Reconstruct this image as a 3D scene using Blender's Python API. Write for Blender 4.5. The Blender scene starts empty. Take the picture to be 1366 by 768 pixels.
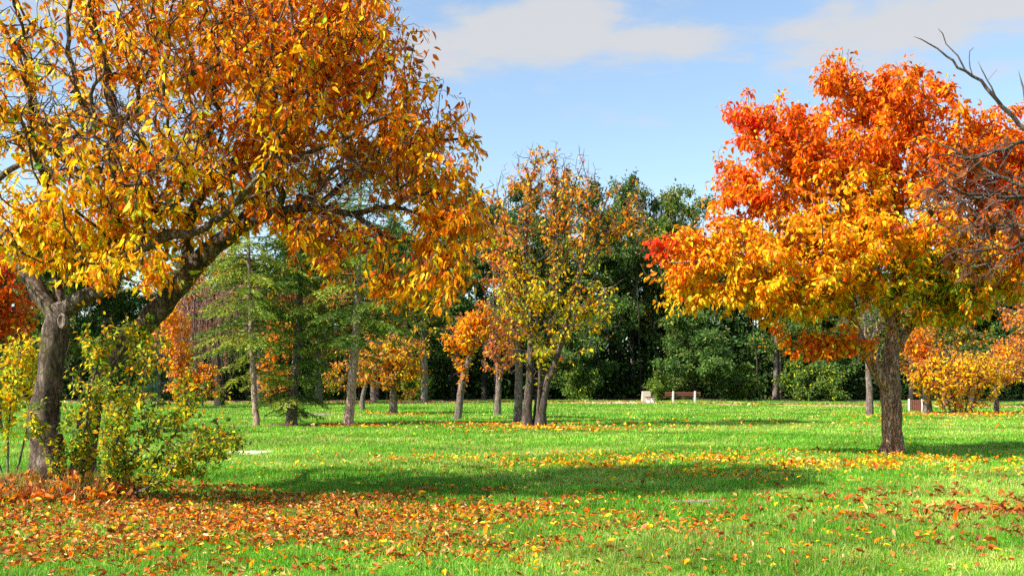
import bpy, math, random
import numpy as np
from mathutils import Vector, noise as mnoise

rng = np.random.default_rng(7)
random.seed(7)
scene = bpy.context.scene
COL = scene.collection
F = 1328.0          # focal length in photo pixels (1366 wide)
CX, HZ, CAMH = 683.0, 509.0, 1.6


def ground_z(x, y):
    x = np.asarray(x, float); y = np.asarray(y, float)
    z = 0.022 * np.sin(0.83 * x + 0.41 * y + 1.0) + 0.020 * np.sin(0.37 * x - 0.71 * y + 2.2)
    z += 0.012 * np.sin(1.9 * x + 0.6 * y + .4) * np.sin(1.3 * y - .5 * x)
    z += 0.05 * np.sin(0.11 * x + 0.9) * np.sin(0.09 * y + 0.3)
    z += 0.20 * np.exp(-(((x + 6.1) / 1.25) ** 2 + ((y - 13.3) / 0.95) ** 2))
    z += 0.05 * np.exp(-(((x - 8.0) / 0.9) ** 2 + ((y - 21) / 0.9) ** 2))
    return z


def at(px, py, Y):
    """photo pixel + distance -> point in the place (used to lay out real sizes)"""
    return np.array([(px - CX) / F * Y, Y, CAMH + (HZ - py) / F * Y])


def project(P):
    return CX + P[:, 0] / P[:, 1] * F, HZ - (P[:, 2] - CAMH) / P[:, 1] * F


def base_at(px, Y):
    x = (px - CX) / F * Y
    return np.array([x, Y, float(ground_z(x, Y))])


def unit(v):
    return v / np.maximum(np.linalg.norm(v, axis=-1, keepdims=True), 1e-9)


# ------------------------------------------------------------------ materials
def new_mat(name):
    m = bpy.data.materials.new(name); m.use_nodes = True
    nt = m.node_tree; nt.nodes.clear()
    out = nt.nodes.new('ShaderNodeOutputMaterial')
    return m, nt, out


def N(nt, kind, **kw):
    n = nt.nodes.new(kind)
    for k, v in kw.items():
        setattr(n, k, v)
    return n


def ramp(nt, stops):
    r = nt.nodes.new('ShaderNodeValToRGB')
    els = r.color_ramp.elements
    while len(els) < len(stops):
        els.new(0.5)
    for e, (p, c) in zip(els, stops):
        e.position = p; e.color = (*c, 1)
    return r


def leaf_material(name, transl=0.38, rough=0.5, mottling=0.4):
    m, nt, out = new_mat(name)
    a = N(nt, 'ShaderNodeAttribute', attribute_name='col')
    tc = N(nt, 'ShaderNodeTexCoord')
    nz = N(nt, 'ShaderNodeTexNoise'); nz.inputs['Scale'].default_value = 38; nz.inputs['Detail'].default_value = 2
    nt.links.new(tc.outputs['Object'], nz.inputs['Vector'])
    mr = N(nt, 'ShaderNodeMapRange')
    mr.inputs['From Min'].default_value = .3; mr.inputs['From Max'].default_value = .7
    mr.inputs['To Min'].default_value = 1 - mottling; mr.inputs['To Max'].default_value = 1 + mottling
    nt.links.new(nz.outputs['Fac'], mr.inputs['Value'])
    mul = N(nt, 'ShaderNodeVectorMath', operation='SCALE')
    nt.links.new(a.outputs['Color'], mul.inputs[0]); nt.links.new(mr.outputs['Result'], mul.inputs['Scale'])
    p = N(nt, 'ShaderNodeBsdfPrincipled'); p.inputs['Roughness'].default_value = rough
    p.inputs['Specular IOR Level'].default_value = .12
    t = N(nt, 'ShaderNodeBsdfTranslucent')
    nt.links.new(mul.outputs[0], p.inputs['Base Color']); nt.links.new(mul.outputs[0], t.inputs['Color'])
    mx = N(nt, 'ShaderNodeMixShader'); mx.inputs['Fac'].default_value = transl
    nt.links.new(p.outputs[0], mx.inputs[1]); nt.links.new(t.outputs[0], mx.inputs[2])
    nt.links.new(mx.outputs[0], out.inputs['Surface'])
    return m


def bark_material(name, dark, mid, light, scale=9.0, stretch=0.22, bump=.6, moss=None, crack_dark=.35, crack_scale=2.2):
    m, nt, out = new_mat(name)
    tc = N(nt, 'ShaderNodeTexCoord')
    mp = N(nt, 'ShaderNodeMapping'); mp.inputs['Scale'].default_value = (1, 1, stretch)
    nt.links.new(tc.outputs['Object'], mp.inputs['Vector'])
    n1 = N(nt, 'ShaderNodeTexNoise'); n1.inputs['Scale'].default_value = scale; n1.inputs['Detail'].default_value = 8; n1.inputs['Roughness'].default_value = .7
    nt.links.new(mp.outputs[0], n1.inputs['Vector'])
    v = N(nt, 'ShaderNodeTexVoronoi', feature='DISTANCE_TO_EDGE'); v.inputs['Scale'].default_value = scale * crack_scale
    ds = N(nt, 'ShaderNodeVectorMath', operation='ADD')
    nz = N(nt, 'ShaderNodeVectorMath', operation='SCALE'); nz.inputs['Scale'].default_value = .25
    nt.links.new(n1.outputs['Color'], nz.inputs[0])
    nt.links.new(mp.outputs[0], ds.inputs[0]); nt.links.new(nz.outputs[0], ds.inputs[1])
    nt.links.new(ds.outputs[0], v.inputs['Vector'])
    r = ramp(nt, [(.3, dark), (.5, mid), (.72, light)])
    nt.links.new(n1.outputs['Fac'], r.inputs['Fac'])
    crack = N(nt, 'ShaderNodeMapRange'); crack.inputs['From Max'].default_value = .12
    crack.inputs['To Min'].default_value = crack_dark
    nt.links.new(v.outputs['Distance'], crack.inputs['Value'])
    mul = N(nt, 'ShaderNodeVectorMath', operation='SCALE')
    nt.links.new(r.outputs['Color'], mul.inputs[0]); nt.links.new(crack.outputs[0], mul.inputs['Scale'])
    colour = mul.outputs[0]
    if moss:
        n2 = N(nt, 'ShaderNodeTexNoise'); n2.inputs['Scale'].default_value = 3.2; n2.inputs['Detail'].default_value = 6
        nt.links.new(tc.outputs['Object'], n2.inputs['Vector'])
        mr = N(nt, 'ShaderNodeMapRange'); mr.inputs['From Min'].default_value = .52; mr.inputs['From Max'].default_value = .7
        mr.inputs['To Max'].default_value = .6
        nt.links.new(n2.outputs['Fac'], mr.inputs['Value'])
        mix = N(nt, 'ShaderNodeMix', data_type='RGBA')
        nt.links.new(mr.outputs[0], mix.inputs['Factor']); nt.links.new(colour, mix.inputs['A'])
        mix.inputs['B'].default_value = (*moss, 1)
        colour = mix.outputs['Result']
    p = N(nt, 'ShaderNodeBsdfPrincipled'); p.inputs['Roughness'].default_value = .85
    p.inputs['Specular IOR Level'].default_value = .25
    nt.links.new(colour, p.inputs['Base Color'])
    add = N(nt, 'ShaderNodeMath', operation='ADD')
    nt.links.new(n1.outputs['Fac'], add.inputs[0]); nt.links.new(crack.outputs[0], add.inputs[1])
    b = N(nt, 'ShaderNodeBump'); b.inputs['Strength'].default_value = bump; b.inputs['Distance'].default_value = .03
    nt.links.new(add.outputs[0], b.inputs['Height']); nt.links.new(b.outputs[0], p.inputs['Normal'])
    nt.links.new(p.outputs[0], out.inputs['Surface'])
    return m


def rough_material(name, c1, c2, scale=20, bump=.3, rough=.85, detail=8):
    m, nt, out = new_mat(name)
    tc = N(nt, 'ShaderNodeTexCoord')
    n1 = N(nt, 'ShaderNodeTexNoise'); n1.inputs['Scale'].default_value = scale; n1.inputs['Detail'].default_value = detail
    n1.inputs['Roughness'].default_value = .65
    nt.links.new(tc.outputs['Object'], n1.inputs['Vector'])
    r = ramp(nt, [(.32, c1), (.68, c2)]); nt.links.new(n1.outputs['Fac'], r.inputs['Fac'])
    p = N(nt, 'ShaderNodeBsdfPrincipled'); p.inputs['Roughness'].default_value = rough
    nt.links.new(r.outputs[0], p.inputs['Base Color'])
    b = N(nt, 'ShaderNodeBump'); b.inputs['Strength'].default_value = bump; b.inputs['Distance'].default_value = .02
    nt.links.new(n1.outputs['Fac'], b.inputs['Height']); nt.links.new(b.outputs[0], p.inputs['Normal'])
    nt.links.new(p.outputs[0], out.inputs['Surface'])
    return m


M = {}
M['leaf'] = leaf_material('autumn_leaf', .50, .42)
M['green_leaf'] = leaf_material('green_leaf', .32, .5)
M['needle'] = leaf_material('conifer_needle', .2, .55)
M['grass'] = leaf_material('grass_blade', .38, .5, .15)
M['litter'] = leaf_material('dry_leaf', .2, .55, .3)
M['cherry_bark'] = bark_material('cherry_bark', (.022, .015, .011), (.105, .073, .054), (.33, .26, .20), 7, .38, 1.1, (.11, .10, .025), .62, 2.0)
M['pear_bark'] = bark_material('pear_bark', (.13, .05, .03), (.43, .215, .135), (.66, .45, .34), 10, .22, 1.1)
M['grey_bark'] = bark_material('grey_bark', (.07, .05, .04), (.20, .15, .12), (.38, .31, .25), 9, .25, .8)
M['pine_bark'] = bark_material('pine_bark', (.21, .115, .08), (.48, .31, .235), (.66, .52, .43), 9, .3, .8)
M['dark_bark'] = bark_material('dark_bark', (.018, .014, .010), (.045, .035, .026), (.09, .07, .05), 8, .25, .6)
M['brown_bark'] = bark_material('brown_bark', (.035, .024, .018), (.11, .078, .06), (.24, .185, .15), 9, .25, .8)
M['twig'] = rough_material('twig_bark', (.035, .022, .018), (.10, .065, .052), 14, .2)
M['grey_twig'] = rough_material('grey_twig_bark', (.035, .024, .02), (.12, .085, .07), 14, .2)
M['concrete'] = rough_material('concrete', (.30, .25, .18), (.44, .385, .29), 18, .2)
M['white_concrete'] = rough_material('white_concrete', (.52, .50, .45), (.68, .66, .60), 18, .2)
M['bench_wood'] = rough_material('stained_wood', (.085, .022, .012), (.17, .05, .028), 12, .2, .6)
M['bin_liner'] = rough_material('bin_liner', (.02, .02, .02), (.05, .05, .05), 30, .1)


# ------------------------------------------------------------------ objects
def tag(o, label=None, cat=None, group=None, kind=None):
    if label: o['label'] = label
    if cat: o['category'] = cat
    if group: o['group'] = group
    if kind: o['kind'] = kind
    return o


def thing(name, label, cat, loc, group=None):
    o = bpy.data.objects.new(name, None); COL.objects.link(o)
    o.empty_display_size = .3
    o.location = [float(v) for v in loc]
    return tag(o, label, cat, group)


def mesh_object(name, V, faces, mat, parent=None, origin=None, col=None, smooth=False):
    """V (n,3); faces: list of index arrays (m,k) of equal k, possibly several sizes"""
    V = np.asarray(V, np.float32)
    if origin is not None:
        V = V - np.asarray(origin, np.float32)
    me = bpy.data.meshes.new(name)
    me.vertices.add(len(V)); me.vertices.foreach_set('co', V.ravel())
    loops = np.concatenate([f.ravel() for f in faces]).astype(np.int32)
    tot = np.concatenate([np.full(len(f), f.shape[1], np.int32) for f in faces])
    start = np.concatenate([[0], np.cumsum(tot)[:-1]]).astype(np.int32)
    me.loops.add(len(loops)); me.loops.foreach_set('vertex_index', loops)
    me.polygons.add(len(tot)); me.polygons.foreach_set('loop_start', start)
    try:
        me.polygons.foreach_set('loop_total', tot)
    except Exception:
        pass
    me.update(calc_edges=True)
    me.polygons.foreach_set('use_smooth', np.full(len(tot), bool(smooth)))
    if col is not None:
        a = me.attributes.new('col', 'FLOAT_COLOR', 'POINT')
        c = np.ones((len(V), 4), np.float32); c[:, :3] = col
        a.data.foreach_set('color', c.ravel())
    me.materials.append(mat)
    o = bpy.data.objects.new(name, me); COL.objects.link(o)
    if parent is not None:
        o.parent = parent
    return o


# leaf templates: (u along, v across, w out of the blade)
LEAF = np.array([(0, 0, 0), (.3, .5, .10), (.3, 0, 0), (.3, -.5, .10), (.68, .40, .04), (.68, 0, -.06), (.68, -.40, .04), (1, 0, -.22)])
LEAF_T = np.array([(0, 2, 1), (0, 3, 2), (7, 4, 5), (7, 5, 6)])
LEAF_Q = np.array([(2, 5, 4, 1), (3, 6, 5, 2)])
CURL = np.array([(0, 0, 0), (.3, .42, .32), (.3, 0, .06), (.3, -.40, .26), (.68, .36, .34), (.68, 0, .02), (.68, -.36, .22), (1, 0, .24)])
SIMPLE = np.array([(0, 0, 0), (.42, .5, .10), (.42, -.5, .10), (1, 0, -.08)])
SIMPLE_T = np.array([(0, 3, 1), (0, 2, 3)])


def leaf_arrays(P, D, Nn, L, W, C, kind='full'):
    n = len(P)
    D = unit(D); Nn = unit(Nn - D * np.sum(Nn * D, 1, keepdims=True)); S = np.cross(Nn, D)
    T = {'full': LEAF, 'curl': CURL, 'simple': SIMPLE}[kind]
    k = len(T)
    L = np.broadcast_to(L, n); W = np.broadcast_to(W, n)
    V = (P[:, None] + D[:, None] * (T[None, :, 0] * L[:, None])[..., None]
         + S[:, None] * (T[None, :, 1] * W[:, None])[..., None]
         + Nn[:, None] * (T[None, :, 2] * W[:, None] * rng.uniform(.2, 2.6, (n, 1)) + (T[None, :, 0] ** 2) * W[:, None] * rng.normal(-.25, .55, (n, 1)))[..., None])
    off = (np.arange(n) * k)[:, None, None]
    if kind == 'simple':
        faces = [(SIMPLE_T[None] + off).reshape(-1, 3)]
    else:
        faces = [(LEAF_T[None] + off).reshape(-1, 3), (LEAF_Q[None] + off).reshape(-1, 4)]
    return V.reshape(-1, 3), faces, np.repeat(C, k, axis=0)


# ------------------------------------------------------------------ branching
def spline(pts, seg):
    """Catmull-Rom through (x,y,z,r) rows, resampled about every seg metres"""
    pts = np.asarray(pts, float)
    if len(pts) == 2:
        ext = np.vstack([2 * pts[0] - pts[1], pts, 2 * pts[-1] - pts[-2]])
    else:
        ext = np.vstack([2 * pts[0] - pts[1], pts, 2 * pts[-1] - pts[-2]])
    out = [pts[0]]
    for i in range(len(pts) - 1):
        p0, p1, p2, p3 = ext[i:i + 4]
        k = max(1, int(round(np.linalg.norm(p2[:3] - p1[:3]) / seg)))
        for t in (np.arange(k) + 1) / k:
            out.append(.5 * (2 * p1 + (p2 - p0) * t + (2 * p0 - 5 * p1 + 4 * p2 - p3) * t * t + (3 * p1 - p0 - 3 * p2 + p3) * t ** 3))
    out = np.array(out); out[:, 3] = np.maximum(out[:, 3], .002)
    return out


class Skeleton:
    def __init__(s, cap=60000):
        s.P = np.zeros((cap, 3)); s.par = np.full(cap, -1, int); s.R = np.zeros(cap)
        s.path = np.zeros(cap); s.D = np.zeros((cap, 3)); s.n = 0; s.tips = []

    def add(s, p, par, r=0.0):
        i = s.n; s.n += 1
        s.P[i] = p; s.par[i] = par; s.R[i] = r
        if par >= 0:
            d = s.P[i] - s.P[par]; l = np.linalg.norm(d)
            s.path[i] = s.path[par] + l; s.D[i] = d / max(l, 1e-6)
        else:
            s.D[i] = (0, 0, 1)
        return i

    def limb(s, pts, seg=.14, jit=0.012):
        q = spline(pts, seg)
        if s.n:
            j = int(np.argmin(np.linalg.norm(s.P[:s.n] - q[0, :3], axis=1)))
            q = q[1:]
        else:
            j = s.add(q[0, :3], -1, q[0, 3]); q = q[1:]
        for k, row in enumerate(q):
            j = s.add(row[:3] + rng.normal(0, jit * min(1, k), 3), j, row[3])

    def root(s, pts, seg=.14, jit=.008):
        q = spline(pts, seg); j = s.add(q[0, :3], -1, q[0, 3])
        for row in q[1:]:
            j = s.add(row[:3] + rng.normal(0, jit, 3), j, row[3])

    def grow(s, tips, bf=.25, seg=.16, jit=.02, lift=.25, sag=0.0, minpath=0.0):
        d0 = np.array([np.min(np.linalg.norm(s.P[:s.n] - t, axis=1)) for t in tips])
        for i in np.argsort(d0 * rng.uniform(.75, 1.25, len(d0))):
            t = tips[i]
            if s.n > len(s.P) - 60:
                break
            v = t - s.P[:s.n]; d = np.linalg.norm(v, axis=1)
            align = np.sum(v * s.D[:s.n], 1) / np.maximum(d, 1e-6)
            cost = d * (1.25 - .35 * align) + bf * s.path[:s.n]
            if minpath:
                cost = cost + np.where(s.path[:s.n] < minpath, 50, 0)
            j = int(np.argmin(cost)); L = d[j]
            if L < seg * .4:
                s.tips.append(j); continue
            k = max(2, int(round(L / seg)))
            c = s.P[j] + (s.D[j] * .8 + np.array((0, 0, lift))) * L * .38
            p0 = s.P[j].copy()
            ts = (np.arange(k) + 1) / k
            pts = ((1 - ts) ** 2)[:, None] * p0 + (2 * ts * (1 - ts))[:, None] * c + (ts ** 2)[:, None] * t
            pts[:-1] += rng.normal(0, jit, (k - 1, 3))
            if sag:
                pts[:, 2] -= sag * ts ** 2 * L
            for p in pts:
                j = s.add(p, j)
            s.tips.append(j)

    def radii(s, tip=.004, e=2.3, scale=1.0):
        n = s.n; acc = np.zeros(n); has = np.zeros(n, bool)
        for i in range(n - 1, -1, -1):
            if not has[i]:
                acc[i] = tip ** e
            p = s.par[i]
            if p >= 0:
                acc[p] += acc[i]; has[p] = True
        r = acc ** (1 / e) * scale
        fixed = s.R[:n] > 0
        r = np.where(fixed, s.R[:n], r)
        for i in range(n):
            p = s.par[i]
            if p >= 0 and not fixed[i]:
                r[i] = min(r[i], r[p] * (.75 if fixed[p] else 1.0))
        s.r = r
        return r

    def tubes(s, sel_min=0.0, sel_max=9.9, rough=.10, flare=None):
        """chains -> one tube mesh of all branches whose base radius lies in the range"""
        n = s.n; r = s.r
        kids = [[] for _ in range(n)]
        for i in range(n):
            if s.par[i] >= 0: kids[s.par[i]].append(i)
        Vs, Fs, off = [], {}, 0
        starts = [(i, -1) for i in range(n) if s.par[i] < 0]
        while starts:
            i, p = starts.pop()
            ch = [i]
            while kids[ch[-1]]:
                ks = sorted(kids[ch[-1]], key=lambda a: -r[a])
                for q in ks[1:]: starts.append((q, ch[-1]))
                ch.append(ks[0])
            rb = r[ch[0]]
            idx = ([p] if p >= 0 else []) + ch
            if len(idx) < 2 or not (sel_min <= rb < sel_max):
                continue
            pts = s.P[idx]; rr = r[idx].copy()
            if p >= 0: rr[0] = rb
            rr[-1] *= .5
            k = 4 if rb < .012 else 6 if rb < .035 else 9 if rb < .08 else 14 if rb < .15 else 22
            if rb < .006: k = 3
            tan = unit(np.gradient(pts, axis=0))
            mean = unit(pts[-1] - pts[0])
            ref = np.array((1., 0, 0)) if abs(mean[0]) < .6 else np.array((0, 1., 0))
            A = unit(np.cross(tan, ref)); B = np.cross(tan, A)
            th = np.linspace(0, 2 * math.pi, k, endpoint=False)
            rad = np.repeat(rr[:, None], k, 1)
            if rb > .05 and rough:
                for a in range(len(pts)):
                    for b in range(k):
                        d = A[a] * math.cos(th[b]) + B[a] * math.sin(th[b])
                        q = pts[a] + d * rr[a]
                        m = 1 + rough * (mnoise.noise(Vector(q * 5.0)) + .6 * mnoise.noise(Vector(q * 13.0)))
                        if flare and pts[a][2] < flare[0]:
                            f = (1 - max(pts[a][2], 0) / flare[0]) ** 1.6
                            m += f * (flare[1] * (.5 + .5 * math.sin(th[b] * flare[2] + a * .22)) + .08 * mnoise.noise(Vector(q * 9)))
                        rad[a, b] *= m
            ring = pts[:, None] + (A[:, None] * np.cos(th)[None, :, None] + B[:, None] * np.sin(th)[None, :, None]) * rad[..., None]
            m = len(pts)
            a = np.arange(m - 1)[:, None] * k + np.arange(k)[None]
            b = np.arange(m - 1)[:, None] * k + (np.arange(k)[None] + 1) % k
            Fs.setdefault(4, []).append((np.stack([a, b, b + k, a + k], -1).reshape(-1, 4) + off))
            Fs.setdefault(k, []).append((np.arange(k)[None] + (m - 1) * k + off))
            Vs.append(ring.reshape(-1, 3)); off += m * k
        if not Vs:
            return None
        return np.vstack(Vs), [np.vstack(f) for f in Fs.values()]


def sample_blobs(blobs, n, shell=.55):
    """blobs rows (cx,cy,cz,rx,ry,rz,weight): points inside ellipsoids, denser toward the skin"""
    b = np.asarray(blobs, float)
    w = b[:, 3] * b[:, 4] * b[:, 5]
    w = w ** .75 * b[:, 6]
    which = rng.choice(len(b), n, p=w / w.sum())
    d = unit(rng.normal(size=(n, 3)))
    rad = rng.uniform(0, 1, n) ** shell
    return b[which, :3] + d * rad[:, None] * b[which, 3:6]


def px_blobs(rows, Y0):
    """rows (px,py,rx_px,ry_px,dY,ry_m,weight)"""
    out = []
    for px, py, rx, rz, dY, ry, w in rows:
        Y = Y0 + dY; c = at(px, py, Y)
        out.append((*c, rx / F * Y, ry, rz / F * Y, w))
    return out


def px_limb(rows, Y0):
    """rows (px,py,dY,radius)"""
    return [(*at(px, py, Y0 + dY), r) for px, py, dY, r in rows]


def leaves_on(s, per_tip, length, width, colour, hang=1.0, spread=.09, back=3, kind='full', tips=None, out_from=None, skip=0.0):
    tips = np.array(s.tips if tips is None else tips)
    if skip: tips = tips[rng.uniform(size=len(tips)) > skip]
    node = np.repeat(tips, per_tip); n = len(node)
    tipid = np.repeat(np.arange(len(tips)), per_tip)
    for b in range(back):
        up = (rng.uniform(size=n) < .6) & (s.par[node] >= 0)
        node = np.where(up, s.par[node], node)
    par = np.where(s.par[node] >= 0, s.par[node], node)
    t = rng.uniform(size=(n, 1))
    P = s.P[node] * (1 - t) + s.P[par] * t
    rd = unit(rng.normal(size=(n, 3)))
    P = P + rd * spread * rng.uniform(.15, 1, (n, 1))
    D = unit(rd * .9 + s.D[node] * .35 + np.array((0, 0, -1.0)) * hang)
    c = s.P[:s.n].mean(0) if out_from is None else out_from
    Nn = unit(P - c) * .7 + np.array((0, 0, .45)) + rng.normal(size=(n, 3)) * .6
    L = length * np.clip(rng.normal(1, .2, n), .5, 1.6)
    W = width * np.clip(rng.normal(1, .2, n), .5, 1.5) * (L / length)
    u = rng.uniform(size=len(tips))[tipid]
    C = colour(P, u, rng.uniform(size=n))
    return leaf_arrays(P, D, Nn, L, W, C, kind)


# leaf colours (linear)
PAL = dict(orange=(.80, .170, .005), gold=(.87, .36, .007), yellow=(.90, .57, .015), red=(.70, .05, .012), scarlet=(.80, .09, .012),
           rust=(.36, .085, .016), brown=(.20, .060, .020), green=(.13, .24, .018), lime=(.46, .50, .025), peach=(.70, .28, .10),
           olive=(.16, .19, .030), dark=(.045, .095, .022), mid=(.085, .165, .028), sage=(.13, .20, .06), purple=(.16, .07, .055), straw=(.55, .42, .16))


def pick(names_w, u):
    names = list(names_w); w = np.array([names_w[k] for k in names], float); w = np.cumsum(w / w.sum())
    pal = np.array([PAL[k] for k in names])
    return pal[np.minimum(np.searchsorted(w, u), len(names) - 1)]


def shade_jit(C, v=.22):
    n = len(C)
    g = np.exp(rng.normal(0, v, (n, 1)))
    h = np.exp(rng.normal(0, v * .35, (n, 3)))
    return np.clip(C * g * h, 0.003, .95)


def simple_palette(mix, clump=.55):
    def f(P, ut, ul):
        u = np.where(rng.uniform(size=len(P)) < clump, ut, ul)
        return shade_jit(pick(mix, u))
    return f


def fast_noise(P, s, k=0):
    p = P * s
    return (np.sin(p[:, 0] * 1.7 + 1.3 + k) * np.sin(p[:, 1] * 1.9 + .7 * k + 2) * np.sin(p[:, 2] * 2.3 + .4 + k)
            + .5 * np.sin(p[:, 0] * 3.1 + p[:, 2] * 2.2 + k) * np.sin(p[:, 1] * 3.7 + p[:, 2] + 1 + k))




def wood_mesh(name, s, split, bark, twig, root, base, rough=.1, flare=None):
    """trunk, limbs and twigs as one mesh with two materials"""
    a = s.tubes(split, 9, rough, flare); b = s.tubes(0, split)
    if not b:
        return mesh_object(name, a[0], a[1], M[bark], root, base, smooth=True)
    if not a:
        return mesh_object(name, b[0], b[1], M[twig], root, base, smooth=True)
    o = mesh_object(name, np.vstack([a[0], b[0]]), list(a[1]) + [f + len(a[0]) for f in b[1]], M[bark], root, base, smooth=True)
    o.data.materials.append(M[twig])
    na = sum(len(f) for f in a[1]); tot = na + sum(len(f) for f in b[1])
    o.data.polygons.foreach_set('material_index', (np.arange(tot) >= na).astype(np.int32))
    return o


def build_tree(name, label, cat, base, roots, limbs, blobs, ntips, leaf, bark='grey_bark', twig='twig', group=None, bf=.25, seg=.16,
               tip_r=.004, lift=.25, sag=0., minpath=0., cap=60000, split=.03, leafmat='leaf', shell=.55, flare=None, extra_bare=0,
               e=2.3, jit=.02, rough=.1, bare_blobs=None, crown_name='crown', trunk_name='trunk'):
    s = Skeleton(cap)
    for q in roots: s.root(q, seg)
    for q in limbs: s.limb(q, seg)
    tips = sample_blobs(blobs, ntips, shell)
    tips = tips[tips[:, 2] > .15]
    s.grow(tips, bf, seg, lift=lift, sag=sag, minpath=minpath, jit=jit)
    leafy = list(s.tips)
    if extra_bare:
        s.grow(sample_blobs(bare_blobs or blobs, extra_bare, .4), bf, seg, lift=lift, jit=jit * 1.6, minpath=minpath)
    s.radii(tip_r, e)
    root = thing(name, label, cat, base, group)
    if base[1] > 25:
        wood_mesh(trunk_name, s, split, bark, twig, root, base, rough, flare)
        t = None
    else:
        t = s.tubes(split, 9, rough, flare)
    if t: mesh_object(trunk_name, t[0], t[1], M[bark], root, base, smooth=True)
    if base[1] <= 25:
        t = s.tubes(0, split)
        if t: mesh_object('twigs', t[0], t[1], M[twig], root, base, smooth=True)
    if leaf:
        V, Fc, C = leaves_on(s, tips=leafy, **leaf)
        mesh_object(crown_name, V, Fc, M[leafmat], root, base, col=C)
    return root, s


# ------------------------------------------------------------------ camera, light, sky
cam = bpy.data.cameras.new('camera'); cam.sensor_width = 36; cam.lens = F / 1366 * 36
cam.shift_y = (HZ - 384) / 1366; cam.clip_end = 3000; cam.clip_start = .1
co = bpy.data.objects.new('camera', cam); COL.objects.link(co)
co.location = (0, 0, CAMH); co.rotation_euler = (math.radians(90), 0, 0)
scene.camera = co

SUN_EL, SUN_AZ = 41.0, 26.0     # elevation; shadows run to the right and SUN_AZ degrees away from us
sd = np.array([math.cos(math.radians(SUN_AZ)) * math.cos(math.radians(SUN_EL)), math.sin(math.radians(SUN_AZ)) * math.cos(math.radians(SUN_EL)), -math.sin(math.radians(SUN_EL))])
sun = bpy.data.lights.new('sun', 'SUN'); sun.energy = 5.0; sun.angle = math.radians(.53); sun.color = (1, .94, .85)
so = bpy.data.objects.new('sun', sun); COL.objects.link(so)
so.rotation_euler = Vector(sd).to_track_quat('-Z', 'Y').to_euler(); so.location = (-30, -15, 40)

w = bpy.data.worlds.new('World'); scene.world = w; w.use_nodes = True
nt = w.node_tree; nt.nodes.clear()
wo = N(nt, 'ShaderNodeOutputWorld'); bg = N(nt, 'ShaderNodeBackground'); bg.inputs['Strength'].default_value = .106
sky = N(nt, 'ShaderNodeTexSky', sky_type='NISHITA'); sky.sun_disc = False
sky.sun_elevation = math.radians(SUN_EL)
sky.sun_rotation = math.atan2(-sd[0], -sd[1])
sky.air_density = 1.0; sky.dust_density = .8; sky.ozone_density = 1.6; sky.altitude = 100


def mth(op, a, b=None, c=None):
    n = N(nt, 'ShaderNodeMath', operation=op)
    for i, v in enumerate((a, b, c)):
        if v is None: continue
        if isinstance(v, (int, float)): n.inputs[i].default_value = v
        else: nt.links.new(v, n.inputs[i])
    return n.outputs[0]


tc = N(nt, 'ShaderNodeTexCoord'); sx = N(nt, 'ShaderNodeSeparateXYZ'); nt.links.new(tc.outputs['Generated'], sx.inputs[0])
az = mth('ARCTAN2', sx.outputs['X'], sx.outputs['Y']); el = mth('ARCSINE', sx.outputs['Z'])
cv = N(nt, 'ShaderNodeCombineXYZ'); nt.links.new(mth('MULTIPLY', az, 1.0), cv.inputs[0]); nt.links.new(mth('MULTIPLY', el, 3.2), cv.inputs[1])
n1 = N(nt, 'ShaderNodeTexNoise'); n1.inputs['Scale'].default_value = 7; n1.inputs['Detail'].default_value = 7; n1.inputs['Roughness'].default_value = .6; n1.inputs['Distortion'].default_value = .3
nt.links.new(cv.outputs[0], n1.inputs['Vector'])
n2 = N(nt, 'ShaderNodeTexNoise'); n2.inputs['Scale'].default_value = 2.3; n2.inputs['Detail'].default_value = 3
nt.links.new(cv.outputs[0], n2.inputs['Vector'])


def bank(px, py, rx, ry):
    a0 = math.atan((px - CX) / F); e0 = math.atan((HZ - py) / math.hypot(F, px - CX))
    a = mth('DIVIDE', mth('SUBTRACT', az, a0), rx / F); e = mth('DIVIDE', mth('SUBTRACT', el, e0), ry / F)
    return mth('EXPONENT', mth('MULTIPLY', mth('ADD', mth('MULTIPLY', a, a), mth('MULTIPLY', e, e)), -1.0))


b = mth('ADD', bank(690, 40, 150, 44), mth('MULTIPLY', bank(900, 52, 130, 20), .8))
b = mth('ADD', b, mth('MULTIPLY', bank(1230, 22, 260, 38), .95))
b = mth('ADD', b, mth('MULTIPLY', bank(1120, 100, 200, 34), .42))
b = mth('ADD', b, mth('MULTIPLY', bank(300, 60, 260, 90), .6))
b = mth('ADD', b, mth('MULTIPLY', mth('SUBTRACT', n2.outputs['Fac'], .5), .8))
dens = mth('ADD', b, mth('MULTIPLY', mth('SUBTRACT', n1.outputs['Fac'], .5), 3.0))
mr = N(nt, 'ShaderNodeMapRange', interpolation_type='SMOOTHSTEP'); mr.inputs['From Min'].default_value = .12; mr.inputs['From Max'].default_value = .95
mr.inputs['To Min'].default_value = .10; mr.inputs['To Max'].default_value = .9
nt.links.new(dens, mr.inputs['Value'])
mix = N(nt, 'ShaderNodeMix', data_type='RGBA'); nt.links.new(mr.outputs[0], mix.inputs['Factor'])
tint = N(nt, 'ShaderNodeVectorMath', operation='MULTIPLY'); tint.inputs[1].default_value = (.95, .99, .96)
nt.links.new(sky.outputs[0], tint.inputs[0])
nt.links.new(tint.outputs[0], mix.inputs['A']); mix.inputs['B'].default_value = (2.85, 2.85, 2.88, 1)
nt.links.new(mix.outputs['Result'], bg.inputs['Color']); nt.links.new(bg.outputs[0], wo.inputs['Surface'])

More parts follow.
